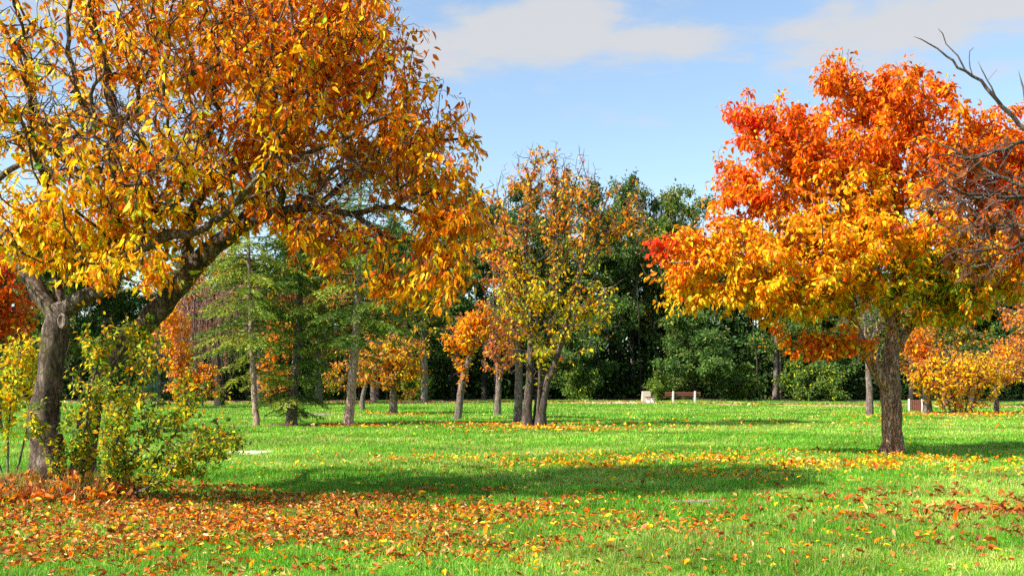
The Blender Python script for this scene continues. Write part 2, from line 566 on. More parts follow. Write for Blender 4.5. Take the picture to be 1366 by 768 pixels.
vs = scene.view_settings; vs.view_transform = 'Standard'; vs.look = 'None'; vs.exposure = 1.25; vs.gamma = 1; vs.use_curve_mapping = False
scene.cycles.use_denoising = False
scene.cycles.max_bounces = 6; scene.cycles.diffuse_bounces = 3; scene.cycles.transmission_bounces = 4; scene.cycles.glossy_bounces = 2
scene.cycles.use_adaptive_sampling = True; scene.cycles.adaptive_threshold = .02
scene.cycles.sample_clamp_indirect = 6

# ------------------------------------------------------------------ ground
gx = np.concatenate([np.linspace(-300, -42, 24, endpoint=False), np.arange(-42, 42.01, .4), np.linspace(44, 300, 24)])
gy = np.concatenate([np.linspace(-60, 2, 10, endpoint=False), np.arange(2, 60, .4), np.linspace(60, 400, 60)])
X, Yg = np.meshgrid(gx, gy)
V = np.stack([X, Yg, ground_z(X, Yg)], -1).reshape(-1, 3)
nx = len(gx); a = (np.arange(len(gy) - 1)[:, None] * nx + np.arange(nx - 1)[None]).ravel()
m, nt2, out = new_mat('lawn')
tc = N(nt2, 'ShaderNodeTexCoord')
na = N(nt2, 'ShaderNodeTexNoise'); na.inputs['Scale'].default_value = .35; na.inputs['Detail'].default_value = 5
nb = N(nt2, 'ShaderNodeTexNoise'); nb.inputs['Scale'].default_value = 26; nb.inputs['Detail'].default_value = 6
nt2.links.new(tc.outputs['Object'], na.inputs['Vector']); nt2.links.new(tc.outputs['Object'], nb.inputs['Vector'])
r1 = ramp(nt2, [(.3, (.06, .19, .008)), (.5, (.11, .29, .012)), (.7, (.30, .36, .05))])
r2 = ramp(nt2, [(.3, (.35, .35, .35)), (.7, (1.25, 1.25, 1.15))])
nt2.links.new(na.outputs['Fac'], r1.inputs['Fac']); nt2.links.new(nb.outputs['Fac'], r2.inputs['Fac'])
mu = N(nt2, 'ShaderNodeMix', data_type='RGBA', blend_type='MULTIPLY'); mu.inputs['Factor'].default_value = 1
nt2.links.new(r1.outputs[0], mu.inputs['A']); nt2.links.new(r2.outputs[0], mu.inputs['B'])
p = N(nt2, 'ShaderNodeBsdfPrincipled'); p.inputs['Roughness'].default_value = .9; p.inputs['Specular IOR Level'].default_value = .1
nt2.links.new(mu.outputs['Result'], p.inputs['Base Color'])
bu = N(nt2, 'ShaderNodeBump'); bu.inputs['Strength'].default_value = .7; bu.inputs['Distance'].default_value = .05
nt2.links.new(nb.outputs['Fac'], bu.inputs['Height']); nt2.links.new(bu.outputs[0], p.inputs['Normal'])
nt2.links.new(p.outputs[0], out.inputs['Surface'])
tag(mesh_object('lawn', V, [np.stack([a, a + 1, a + 1 + nx, a + nx], -1)], m, smooth=True), kind='structure')

# the park path along the wood, and bare patches in the lawn
path_px = np.array([(-60, 78), (-27, 77), (-5, 76), (9.7, 73.5), (17, 68), (25, 64), (31, 61.5), (45, 57), (70, 52)], float)


def path_y(x):
    return np.interp(x, path_px[:, 0], path_px[:, 1])


def strip(name, xs, half, mat, lift=.012):
    V, k = [], 7
    for i, x in enumerate(xs):
        for j in range(k):
            t = j / (k - 1) * 2 - 1
            y = path_y(x) + t * half * (1 + .12 * math.sin(x * 1.3 + t) + .07 * math.sin(x * 3.7))
            V.append((x, y, float(ground_z(x, y)) + lift))
    n = len(xs); a = (np.arange(n - 1)[:, None] * k + np.arange(k - 1)[None]).ravel()
    return tag(mesh_object(name, V, [np.stack([a, a + k, a + k + 1, a + 1], -1)], mat, smooth=True), kind='structure')


M['gravel'] = rough_material('gravel', (.30, .21, .14), (.58, .47, .34), 9, .5)
M['soil'] = rough_material('bare_soil', (.12, .09, .06), (.32, .26, .19), 11, .6)
M['sand'] = rough_material('pale_sand', (.42, .36, .27), (.72, .65, .54), 9, .4)
M['mulch'] = rough_material('bark_mulch', (.10, .045, .025), (.34, .17, .10), 16, .8)
strip('path', np.arange(-60, 70.1, .8), 2.1, M['gravel'])
PATCHES = []


def patch(name, px, Y, rx, ry, mat):
    x0 = (px - CX) / F * Y; V = [(x0, Y, float(ground_z(x0, Y)) + .014)]; n = 40
    PATCHES.append((x0, Y, rx, ry))
    for ring in (.5, 1.0):
        for i in range(n):
            t = 2 * math.pi * i / n
            k = ring * (1 + .25 * math.sin(3 * t + px) + .14 * math.sin(7 * t + 2))
            x = x0 + rx * k * math.cos(t); y = Y + ry * k * math.sin(t)
            V.append((x, y, float(ground_z(x, y)) + (.014 if ring < 1 else .002)))
    i = np.arange(n); j = (i + 1) % n
    tag(mesh_object(name, V, [np.stack([np.zeros(n, int), i + 1, j + 1], -1), np.stack([i + 1, i + 1 + n, j + 1 + n, j + 1], -1)], mat, smooth=True), kind='structure')


patch('sand_patch', 332, 22.6, .5, .5, M['sand'])
patch('soil_patch', 930, 12.8, .34, .16, M['soil'])
patch('mulch_ring', 462, 36.6, 1.3, 1.3, M['mulch'])
patch('mulch_ring', 375, 36.3, 1.9, 1.2, M['mulch'])
patch('soil_patch', 420, 48, 1.0, .9, M['soil'])


# density of fallen leaves (0..1) on the lawn, also thins the grass
def vnoise(x, y, s, k=0.):
    return (np.sin(x * s * 1.1 + 2.1 + k) * np.sin(y * s * 1.7 + .3 + k) + .6 * np.sin(x * s * 2.7 + y * s * 1.3 + k) * np.sin(y * s * 2.9 - x * s + 1 + k)
            + .35 * np.sin(x * s * 6.1 + 1 - k) * np.sin(y * s * 5.3 + k))


def under_cherry(x, y):
    d = ((x + 4.6) / 5.7) ** 2 + ((y - 11.4) / 3.3) ** 2
    return np.clip(1.1 - .85 * d + .38 * vnoise(x, y, 1.3) + .12 * vnoise(x, y, 4.1), 0, 1)


# ------------------------------------------------------------------ grass
def grass(name, y0, y1, per_m2, hgt, wid, margin=2.5):
    half = lambda y: y * .53 + margin
    area = (half(y0) + half(y1)) * (y1 - y0)
    n = int(area * per_m2)
    y = rng.uniform(y0, y1, int(n * 1.6)); x = rng.uniform(-1, 1, len(y)) * half(y1)
    k = np.abs(x) < half(y); x, y = x[k][:n], y[k][:n]
    keep = rng.uniform(size=len(x)) > .60 * under_cherry(x, y)
    for (px_, py_, rx, ry) in PATCHES:
        keep &= (((x - px_) / rx) ** 2 + ((y - py_) / ry) ** 2 > rng.uniform(.15, 1.3, len(x)))
    keep &= np.abs(y - path_y(x)) > 2.0 + rng.normal(0, .25, len(x))
    x, y = x[keep], y[keep]; n = len(x)
    z = ground_z(x, y) - .005
    tuft = 1 + .32 * vnoise(x, y, 2.3) + .18 * vnoise(x, y, 7.0, 1)
    h = hgt * np.clip(rng.normal(1, .3, n), .35, 2) * np.clip(tuft, .45, 1.8)
    tall = ((x - 3.0) / .35) ** 2 + ((y - 10.3) / .2) ** 2 < 1          # a coarse tuft near the front
    h = np.where(tall, h * 1.9, h)
    h = np.where(vnoise(x, y, 3.1, 2.4) > 1.05, h * 1.55, h)
    th = rng.uniform(0, 2 * math.pi, n); wv = np.stack([np.cos(th), np.sin(th), np.zeros(n)], -1) * (wid * rng.uniform(.6, 1.4, n))[:, None]
    la = rng.uniform(0, 2 * math.pi, n); ln = (np.abs(rng.normal(0, .55, n)) * h)[:, None]
    lean = np.stack([np.cos(la), np.sin(la), np.zeros(n)], -1) * ln
    b0 = np.stack([x, y, z], -1); tip = b0 + lean; tip[:, 2] += h
    mid = b0 + lean * .3; mid[:, 2] += h * .55
    V = np.stack([b0 - wv * .5, b0 + wv * .5, mid + wv * .4, mid - wv * .4, tip], 1).reshape(-1, 3)
    o = np.arange(n) * 5
    faces = [np.stack([o, o + 1, o + 2, o + 3], -1), np.stack([o + 3, o + 2, o + 4], -1)]
    dry = np.clip(.5 + .45 * vnoise(x, y, .55, 2.) + .40 * vnoise(x, y, .17, .6) + .25 * vnoise(x, y, 1.4, 6.), 0, 1)
    u = rng.uniform(size=n)
    g1 = np.array((.105, .325, .018)); g2 = np.array((.18, .43, .030)); g3 = np.array((.055, .215, .018)); g4 = np.array((.58, .50, .20)); g5 = np.array((.33, .46, .06))
    C = np.where((u < .45)[:, None], g1, np.where((u < .75)[:, None], g2, g3))
    pd = .03 + .34 * dry ** 2.4
    C = np.where((rng.uniform(size=n) < pd)[:, None], g4, C)
    C = np.where((rng.uniform(size=n) < .06 + .45 * dry ** 1.5)[:, None], g5, C)
    patchy = 1 + .20 * vnoise(x, y, .9, 4.) + .17 * vnoise(x, y, .33, 5.) + .12 * vnoise(x, y, 3.3, 1.)
    C = C * np.exp(rng.normal(0, .18, (n, 1))) * np.clip(patchy, .6, 1.4)[:, None]
    return V, faces, np.repeat(C, 5, axis=0)


def merge(parts):
    off = 0; Vs, Fs, Cs = [], {}, []
    for V, faces, C in parts:
        for f in faces: Fs.setdefault(f.shape[1], []).append(f + off)
        Vs.append(V); Cs.append(C); off += len(V)
    return np.vstack(Vs), [np.vstack(f) for f in Fs.values()], np.vstack(Cs)


GR = [(6.5, 11, 3600, .050, .0045), (11, 16, 2000, .050, .006), (16, 25, 900, .052, .009), (25, 42, 300, .055, .015), (42, 82, 90, .07, .030)]
V, Fc, C = merge([grass('g', *g, margin=3 if g[0] < 40 else 4) for g in GR])
tag(mesh_object('lawn_grass', V, Fc, M['grass'], col=C), 'short bright green lawn grass covering the park ground', 'grass', kind='stuff')


# ------------------------------------------------------------------ fallen leaves
def litter(name, label, x, y, size, mix, tilt=.35, lift=.03, kind='curl', cat='fallen leaves'):
    n = len(x)
    z = ground_z(x, y) + rng.uniform(-.004, lift * 1.6, n)
    a = rng.uniform(0, 2 * math.pi, n)
    D = np.stack([np.cos(a), np.sin(a), rng.normal(0, tilt, n)], -1)
    Nn = np.stack([rng.normal(0, tilt, n), rng.normal(0, tilt, n), np.ones(n)], -1)
    L = size * np.clip(rng.normal(1, .22, n), .5, 1.6)
    C = shade_jit(pick(mix, rng.uniform(size=n)), .25)
    V, Fc, C = leaf_arrays(np.stack([x, y, z], -1), D, Nn, L, L * rng.uniform(.34, .7, n), C, kind)
    tag(mesh_object(name, V, Fc, M['litter'], col=C), label, cat, kind='stuff')


x = rng.uniform(-11.5, 4.0, 92000); y = rng.uniform(7.2, 15.6, 92000)
k = rng.uniform(size=len(x)) < under_cherry(x, y) * .78 + .014
litter('leaf_litter', 'carpet of rust and orange leaves under the big left tree', x[k], y[k], .062,
       dict(orange=.24, rust=.42, gold=.06, straw=.06, brown=.20, yellow=.03, peach=.14), .3)
n = 17000
x = rng.normal(4.8, 4.2, n); y = rng.normal(19.0, 1.5, n)
k = (np.abs(y - 19.2) < 4) & (rng.uniform(size=n) < np.clip(.35 + .5 * vnoise(x, y, 1.1, 1.5), .06, 1) * .65)
litter('leaf_litter', 'band of yellow and orange leaves on the grass around the right tree', x[k], y[k], .080,
       dict(gold=.3, yellow=.28, orange=.2, straw=.12, rust=.12), .4, .04)
n = 6000
x = np.concatenate([rng.normal(6.3, 1.5, n), rng.uniform(1.5, 7.5, 260)]); y = np.concatenate([rng.normal(11.4, 1.5, n), rng.uniform(8.5, 15, 260)])
k = rng.uniform(size=len(x)) < np.clip(.26 + .48 * vnoise(x, y, 1.9, .7), .03, 1)
litter('leaf_litter', 'scattered large dark red brown leaves lying in the right foreground', x[k], y[k], .092,
       dict(rust=.60, brown=.30, orange=.05, peach=.08), .42, .045)
x = rng.uniform(-14, 16, 9000); y = 8 + 32 * rng.uniform(size=9000) ** 1.3
k = rng.uniform(size=9000) < np.clip(.34 + .5 * vnoise(x, y, .6, 3.), .05, 1)
near = (y < 11.5) & (x > -2) & (x < 4)
x = np.concatenate([x[k], rng.uniform(-3.5, 4.5, 1150)]); y = np.concatenate([y[k], rng.uniform(8.1, 12.8, 1150)])
litter('scattered_leaves', 'single yellow orange and brown leaves strewn over the open lawn', x, y, .064,
       dict(gold=.18, orange=.22, yellow=.09, rust=.34, straw=.10, brown=.14), .35, .04)
xs, ys = [], []
for px, Y, sx, sy, n in ((712, 35.2, 3.4, 2.2, 800), (760, 34.5, 5.5, 1.8, 260), (1290, 47.5, 4.0, 1.6, 1500), (528, 49, 2.4, 1.2, 260), (1190, 40, 12, 5, 500), (470, 36.2, 2.0, .8, 180)):
    x0 = (px - CX) / F * Y
    xs.append(rng.normal(x0, sx * .6, n)); ys.append(rng.normal(Y, sy * .7, n))
litter('leaf_litter', 'orange and yellow leaves fallen around the trees in the middle distance', np.concatenate(xs), np.concatenate(ys), .125,
       dict(gold=.3, orange=.28, yellow=.12, straw=.2, rust=.15), .45, .05)
x = rng.uniform(-58, 62, 11000); y = path_y(x) + rng.normal(0.6, 2.2, 11000)
litter('leaf_litter', 'brown and orange leaves covering the far path at the wood edge', x, y, .20,
       dict(brown=.35, rust=.25, orange=.14, straw=.22, peach=.16), .35, .03, 'simple')

# ------------------------------------------------------------------ the big cherry at the left
Y0 = 13.6


def cherry_colour(P, ut, ul):
    px, py = project(P)
    k = fast_noise(P, 1.1)
    warm = np.clip((px - 60) / 420, 0, 1) * .55 + np.clip((330 - py) / 330, 0, 1) * .5 + .24 * k + .30 * (ut - .5) - .10
    u = np.where(rng.uniform(size=len(P)) < .35, ut, ul)
    lowc = pick(dict(yellow=.36, gold=.40, lime=.07, green=.05, orange=.14), u)
    midc = pick(dict(gold=.46, orange=.30, yellow=.14, rust=.07, lime=.03), u)
    higc = pick(dict(orange=.48, gold=.33, rust=.11, yellow=.10, lime=.01), u)
    C = np.where((warm < .33)[:, None], lowc, np.where((warm < .68)[:, None], midc, higc))
    return shade_jit(C, .22)


cherry_base = base_at(85, 13.6)
roots = [px_limb([(76, 690, 0, 0.3520), (70, 655, 0, 0.2720), (64, 610, 0, 0.2200), (60, 565, .0, 0.2000), (63, 525, 0, 0.1880), (69, 480, 0, 0.1640), (75, 440, 0, 0.1640), (79, 414, 0, 0.1520)], Y0),
         px_limb([(108, 690, .25, 0.2560), (110, 640, .25, 0.1840), (116, 580, .28, 0.1520), (128, 520, .3, 0.1440), (146, 482, .3, 0.1400), (172, 453, .25, 0.1440), (205, 420, .2, 0.1440), (240, 380, .1, 0.1360), (265, 349, 0, 0.1320), (300, 318, -.1, 0.1080), (335, 297, -.2, 0.0840), (370, 284, -.3, 0.0680), (420, 276, -.4, 0.0576), (470, 285, -.4, 0.0400), (520, 276, -.5, 0.0304), (565, 288, -.6, 0.0224), (612, 305, -.6, 0.0120)], Y0)]
limbs = [px_limb(q, Y0) for q in [
    [(74, 425, 0, 0.1275), (48, 380, .1, 0.1105), (25, 342, .2, 0.1062), (0, 308, .3, 0.0978), (-60, 250, .5, 0.0850), (-140, 170, .8, 0.0680), (-220, 80, 1, 0.0425), (-280, 0, 1, 0.0170)],
    [(84, 418, -.05, 0.1190), (115, 394, -.3, 0.1020), (150, 380, -.5, 0.0892), (162, 350, -.7, 0.0808), (192, 330, -.9, 0.0748), (228, 314, -1.1, 0.0663), (262, 308, -1.3, 0.0510), (300, 285, -1.5, 0.0382), (345, 235, -1.8, 0.0255), (380, 170, -2, 0.0127)],
    [(80, 418, 0.1, 0.0765), (75, 365, .3, 0.0595), (70, 320, .4, 0.0510), (66, 260, .6, 0.0425), (50, 170, .9, 0.0340), (40, 80, 1.2, 0.0255), (20, 0, 1.4, 0.0170)],
    [(152, 378, -.45, 0.0680), (156, 310, -.3, 0.0595), (150, 240, -.2, 0.0578), (154, 170, -.1, 0.0612), (141, 90, 0, 0.0561), (124, 35, 0, 0.0467), (106, -30, .1, 0.0382), (90, -120, .2, 0.0170)],
    [(156, 175, -.1, 0.0425), (110, 140, -.5, 0.0340), (94, 85, -.7, 0.0298), (92, 20, -.8, 0.0255), (97, -50, -.9, 0.0127)],
    [(-35, 268, .4, 0.0510), (0, 236, .2, 0.0425), (50, 206, 0, 0.0357), (98, 184, -.2, 0.0298), (125, 150, -.4, 0.0127)],
    [(-90, 215, .6, 0.0510), (-40, 180, .2, 0.0382), (10, 150, 0, 0.0255), (70, 168, -.4, 0.0187), (132, 186, -.8, 0.0102)],
    [(256, 356, 0, 0.0935), (250, 310, .3, 0.0850), (262, 270, .5, 0.0765), (290, 235, .7, 0.0680), (330, 200, 1, 0.0595), (358, 150, 1.2, 0.0510), (356, 85, 1.3, 0.0425), (350, 20, 1.5, 0.0340), (340, -80, 1.6, 0.0170)],
    [(310, 310, -.1, 0.0723), (342, 265, .2, 0.0680), (368, 210, .4, 0.0595), (400, 150, .6, 0.0467), (440, 95, .7, 0.0340), (480, 50, .8, 0.0213), (520, 10, .8, 0.0102)],
    [(420, 277, -.4, 0.0425), (465, 240, -.2, 0.0357), (535, 200, 0, 0.0289), (595, 185, .2, 0.0204), (640, 190, .3, 0.0102)],
    [(470, 284, -.4, 0.0340), (520, 318, -.8, 0.0255), (570, 330, -1.1, 0.0187), (610, 370, -1.3, 0.0102)],
    [(290, 235, .7, 0.0510), (350, 215, -.4, 0.0382), (440, 195, -1.2, 0.0255), (520, 150, -1.8, 0.0153)],
    [(154, 170, -.1, 0.0425), (215, 120, -1.0, 0.0357), (280, 90, -1.6, 0.0272), (350, 60, -2.2, 0.0170)],
]]
blobs = px_blobs([
    (130, -60, 230, 150, 0, 2.8, .55), (330, 40, 220, 150, 0, 2.8, .9), (470, 110, 125, 135, 0, 2.2, 1.0), (560, 190, 85, 95, .2, 1.7, 1.1),
    (600, 285, 66, 85, -.3, 1.5, 1.3), (585, 372, 68, 52, -.8, 1.0, 1.3), (450, 330, 75, 60, -.4, 1.2, .85), (400, 300, 60, 45, -.2, 1.0, .7), (520, 385, 50, 40, -.6, .8, .9), (140, 310, 110, 70, .2, 1.5, 1.5), (170, 340, 70, 34, -1.5, .6, .8),
    (190, 250, 130, 80, -.5, 2.4, 1.0), (10, 270, 70, 36, .6, .9, .8), (120, 372, 50, 24, -1.1, .5, .9), (215, 368, 40, 22, -1.0, .5, .5), (340, 190, 150, 100, 0, 2.6, 1.0), (60, 150, 140, 100, 0, 2.4, .6), (30, 300, 80, 60, 0, 1.5, 1.0),
    (-170, 30, 130, 130, .8, 2.4, .3), (430, 20, 110, 90, .3, 2.0, 1.2)], 13.2)
build_tree('cherry_tree', 'big golden orange tree with leaning forked trunk in the left foreground', 'tree', cherry_base, roots, limbs, blobs, 5000,
           dict(per_tip=9, length=.106, width=.043, colour=cherry_colour, hang=1.15, spread=.13, back=3, skip=.06), 'cherry_bark', 'twig',
           bf=.22, seg=.17, tip_r=.0046, lift=.3, sag=.10, minpath=2.4, cap=120000, split=.028, flare=(.75, .22, 5), extra_bare=2300, jit=.035, rough=.2, bare_blobs=px_blobs([(220, 210, 130, 75, -1.2, 1.6, 1.0), (470, 260, 100, 70, -.8, 1.2, .8), (60, 140, 120, 90, -.5, 1.6, .8), (330, 90, 200, 110, 0, 2.6, .5)], 13.2))
sc = bpy.data.objects['cherry_tree']
P0 = at(83, 428, 13.42)
th = np.linspace(0, 2 * math.pi, 20, endpoint=False)
Vs = [P0 + np.array((math.cos(a) * .062 * k, -.012 * h - .02 * math.cos(a), math.sin(a) * .095 * k)) for k, h in ((1.25, -4.), (1.1, 1.4), (.85, 2.0), (.66, .6), (.3, .3)) for a in th]
i_ = np.arange(20); j_ = (i_ + 1) % 20
mesh_object('branch_scar', np.array(Vs), [np.vstack([np.stack([i_ + 20 * q, j_ + 20 * q, j_ + 20 * (q + 1), i_ + 20 * (q + 1)], -1) for q in range(4)]), (i_ + 80)[None]], M['grey_bark'], sc, cherry_base, smooth=True)

# suckers at its foot
sc_mix = dict(lime=.26, green=.36, yellow=.16, olive=.18, gold=.10)
roots = [px_limb(q, 13.0) for q in [
    [(112, 668, 0, 0.0275), (112, 600, -.1, 0.0193), (122, 520, -.2, 0.0138), (140, 450, -.1, 0.0066)],
    [(140, 668, 0, 0.0330), (150, 610, -.1, 0.0193), (170, 545, -.2, 0.0121), (200, 480, -.1, 0.0055)],
    [(150, 668, 0, 0.0330), (185, 655, -.2, 0.0248), (215, 640, -.3, 0.0193), (240, 612, -.4, 0.0121), (290, 590, -.4, 0.0077), (325, 585, -.4, 0.0033)],
    [(142, 668, 0, 0.0275), (175, 610, -.1, 0.0165), (215, 570, -.2, 0.0110), (262, 530, -.2, 0.0055)],
    [(92, 668, -.1, 0.0220), (70, 610, -.3, 0.0121), (40, 560, -.3, 0.0066)],
    [(160, 668, .1, 0.0275), (166, 620, .2, 0.0165), (160, 560, .3, 0.0099), (175, 480, .3, 0.0044)]]]
build_tree('sucker_shrub', 'yellow green leafy shoots growing round the foot of the leaning foreground tree', 'shrub', base_at(132, 13.0), roots, [],
           px_blobs([(150, 530, 70, 100, 0, .8, .9), (105, 590, 42, 60, -.1, .35, 1.0), (160, 610, 70, 40, 0, .5, 1.0), (245, 540, 70, 55, 0, .7, 1.0), (285, 588, 62, 30, -.3, .5, 1.8), (250, 610, 60, 30, -.2, .5, 1.0), (48, 570, 42, 60, -.3, .4, .5), (185, 450, 50, 42, .2, .5, 1.), (120, 470, 32, 60, .1, .4, .8), (215, 620, 60, 26, 0, .5, .8), (235, 490, 30, 22, 0, .3, .5)], 13.0), 780,
           dict(per_tip=9, length=.060, width=.036, colour=simple_palette(sc_mix, .3), hang=.55, spread=.085, back=4), 'twig', 'twig',
           bf=.2, seg=.09, tip_r=.0026, lift=.35, split=.016, leafmat='leaf', jit=.014, extra_bare=360)
# dead grass standing round the foot
n = 1500
a_ = rng.uniform(0, 2 * math.pi, n); rr = rng.uniform(.25, 1.15, n) ** .8
x = -6.0 + rr * 1.15 * np.cos(a_); y = 13.2 + rr * .75 * np.sin(a_); z = ground_z(x, y)
D = np.stack([rng.normal(0, .45, n), rng.normal(0, .45, n), np.ones(n)], -1)
Cg = pick(dict(straw=.4, olive=.3, peach=.15, lime=.15), rng.uniform(size=n)) * .7
V, Fc, C = leaf_arrays(np.stack([x, y, z], -1), D, rng.normal(size=(n, 3)), rng.uniform(.12, .34, n), .008, Cg, 'full')
tag(mesh_object('dry_grass', V, Fc, M['grass'], col=C), 'dry standing grass round the foot of the leaning foreground tree', 'grass', kind='stuff')
# leaves caught in the mound
n = 620
a_ = rng.uniform(0, 2 * math.pi, n); rr = np.sqrt(rng.uniform(0, 1, n))
litter('leaf_litter', 'heap of rust coloured leaves banked against the leaning foreground trunk', -6.0 + rr * 1.25 * np.cos(a_), 13.0 + rr * .8 * np.sin(a_), .11, dict(orange=.35, rust=.35, gold=.12, peach=.15, brown=.15), .8, .09)

# ------------------------------------------------------------------ the orange tree at the right
Y0 = 21.0


def right_colour(P, ut, ul):
    px, py = project(P)
    k = fast_noise(P, .95, 2.)
    v = (py - 285) / 130 + .6 * k + .35 * (ut - .5) - np.clip((px - 1200) / 160, 0, 1) * .55
    u = np.where(rng.uniform(size=len(P)) < .3, ut, ul)
    top = pick(dict(orange=.58, scarlet=.12, gold=.28, rust=.04), u)
    mid_ = pick(dict(gold=.50, orange=.26, yellow=.20, rust=.05, lime=.03), u)
    low = pick(dict(yellow=.44, gold=.42, lime=.06, orange=.12), u)
    C = np.where((v < -.25)[:, None], top, np.where((v < .55)[:, None], mid_, low))
    cl = (py > 436) & (px > 1020) & (px < 1185)
    C = np.where(cl[:, None], pick(dict(orange=.42, gold=.26, scarlet=.14, lime=.10, rust=.08), u), C)
    redd = np.exp(-(((px - 985) / 45) ** 2 + ((py - 168) / 30) ** 2)) + np.exp(-(((px - 875) / 28) ** 2 + ((py - 325) / 32) ** 2)) + .7 * np.exp(-(((px - 1330) / 30) ** 2 + ((py - 245) / 25) ** 2))
    C = np.where((rng.uniform(size=len(P)) < redd * .85)[:, None], PAL['red'], C)
    gr = np.exp(-(((px - 1265) / 75) ** 2 + ((py - 385) / 45) ** 2)) + .25 * np.exp(-(((px - 1100) / 60) ** 2 + ((py - 400) / 40) ** 2))
    C = np.where((rng.uniform(size=len(P)) < gr * .62)[:, None], pick(dict(green=.6, lime=.4), ul), C)
    return shade_jit(C, .2)


roots = [px_limb([(1191, 622, 0, .28), (1191, 600, 0, .225), (1190, 560, 0, .205), (1188, 520, 0, .21), (1187, 497, 0, .185), (1190, 455, 0, .126), (1194, 415, 0, .110), (1198, 360, .1, .10), (1194, 280, .2, .08), (1178, 190, .2, .05), (1135, 115, .2, .022)], Y0)]
limbs = [px_limb(q, Y0) for q in [
    [(1184, 520, -.1, .14), (1165, 487, -.25, .122), (1147, 450, -.35, .102), (1136, 420, -.4, .09), (1126, 388, -.4, .08), (1095, 325, -.8, .06), (1045, 260, -1.2, .04), (1000, 190, -1.3, .02)],
    [(1192, 445, 0, .10), (1180, 412, .1, .09), (1164, 380, .2, .08), (1135, 300, .8, .06), (1100, 220, 1.1, .04), (1080, 150, 1.2, .02)],
    [(1193, 470, 0, .10), (1208, 445, .1, .09), (1226, 418, .1, .08), (1252, 370, .3, .07), (1290, 305, .6, .05), (1330, 250, .9, .03), (1360, 200, 1, .015)],
    [(1138, 420, -.3, .06), (1090, 385, -.8, .05), (1020, 360, -1.2, .04), (950, 350, -1.4, .025), (890, 350, -1.4, .012)],
    [(1198, 360, .1, .06), (1240, 290, -.6, .05), (1270, 220, -1, .035), (1280, 150, -1, .018)],
    [(1226, 418, .1, .05), (1280, 395, -.5, .04), (1330, 380, -.8, .02)],
    [(1150, 450, -.2, .035), (1115, 462, -.6, .025), (1075, 468, -.9, .016), (1045, 470, -1, .008)]]]
blobs = px_blobs([
    (1112, 104, 42, 38, 0, 1.1, 1.2), (1058, 178, 44, 42, -.1, 1.1, 1.1), (1178, 125, 66, 52, 0, 1.5, 1.2), (1005, 160, 55, 44, -.3, 1.2, 1.3), (1105, 200, 72, 70, -.2, 1.8, 1.1), (985, 250, 50, 70, -.5, 1.2, 1.3),
    (930, 330, 62, 42, -.6, 1.1, 1.4), (908, 388, 36, 42, -.6, .8, 1.5), (1000, 395, 70, 30, -1.0, 1.0, 1.2), (1060, 330, 135, 80, -.6, 2.4, 1.25), (1090, 378, 90, 40, -.9, 1.6, 1.3), (1055, 222, 40, 42, -.2, 1.0, 1.0), (960, 395, 45, 24, -.8, 1.0, .9), (1180, 300, 105, 95, -.3, 2.6, 1.0), (1255, 345, 80, 58, -.3, 1.8, 1.0), (1335, 350, 60, 70, 0, 1.6, 1.0), (1205, 385, 46, 30, -.8, .8, .7),
    (1285, 195, 70, 60, .2, 1.8, 1.0), (1345, 215, 85, 90, .2, 1.9, 1.3), (1225, 150, 45, 60, .1, 1.2, 1.0), (1400, 230, 60, 80, .2, 1.6, 1.0), (1300, 330, 80, 60, 0, 1.8, 1.0), (1285, 388, 75, 36, -.4, 1.3, 1.0),
    (1112, 462, 64, 22, -.9, .6, 2.2), (1045, 418, 60, 24, -.9, .8, 1.3), (1125, 425, 36, 24, -1.0, .5, .9), (1275, 418, 60, 22, -.5, .9, 1.0), (1390, 320, 60, 80, .2, 1.6, .7), (1225, 95, 22, 22, 0, .5, .6), (1175, 215, 80, 75, 0, 1.8, 1.0), (872, 345, 22, 32, -.6, .5, .9)], Y0)
build_tree('autumn_tree', 'bright orange and yellow tree with straight brown trunk at right', 'tree', base_at(1191, 21.0), roots, limbs, blobs, 4000,
           dict(per_tip=21, length=.112, width=.056, colour=right_colour, hang=1.0, spread=.17, back=3), 'pear_bark', 'twig',
           bf=.22, seg=.22, tip_r=.0045, lift=.35, minpath=1.9, cap=60000, split=.035, flare=(.45, .35, 6), jit=.03, rough=.14)

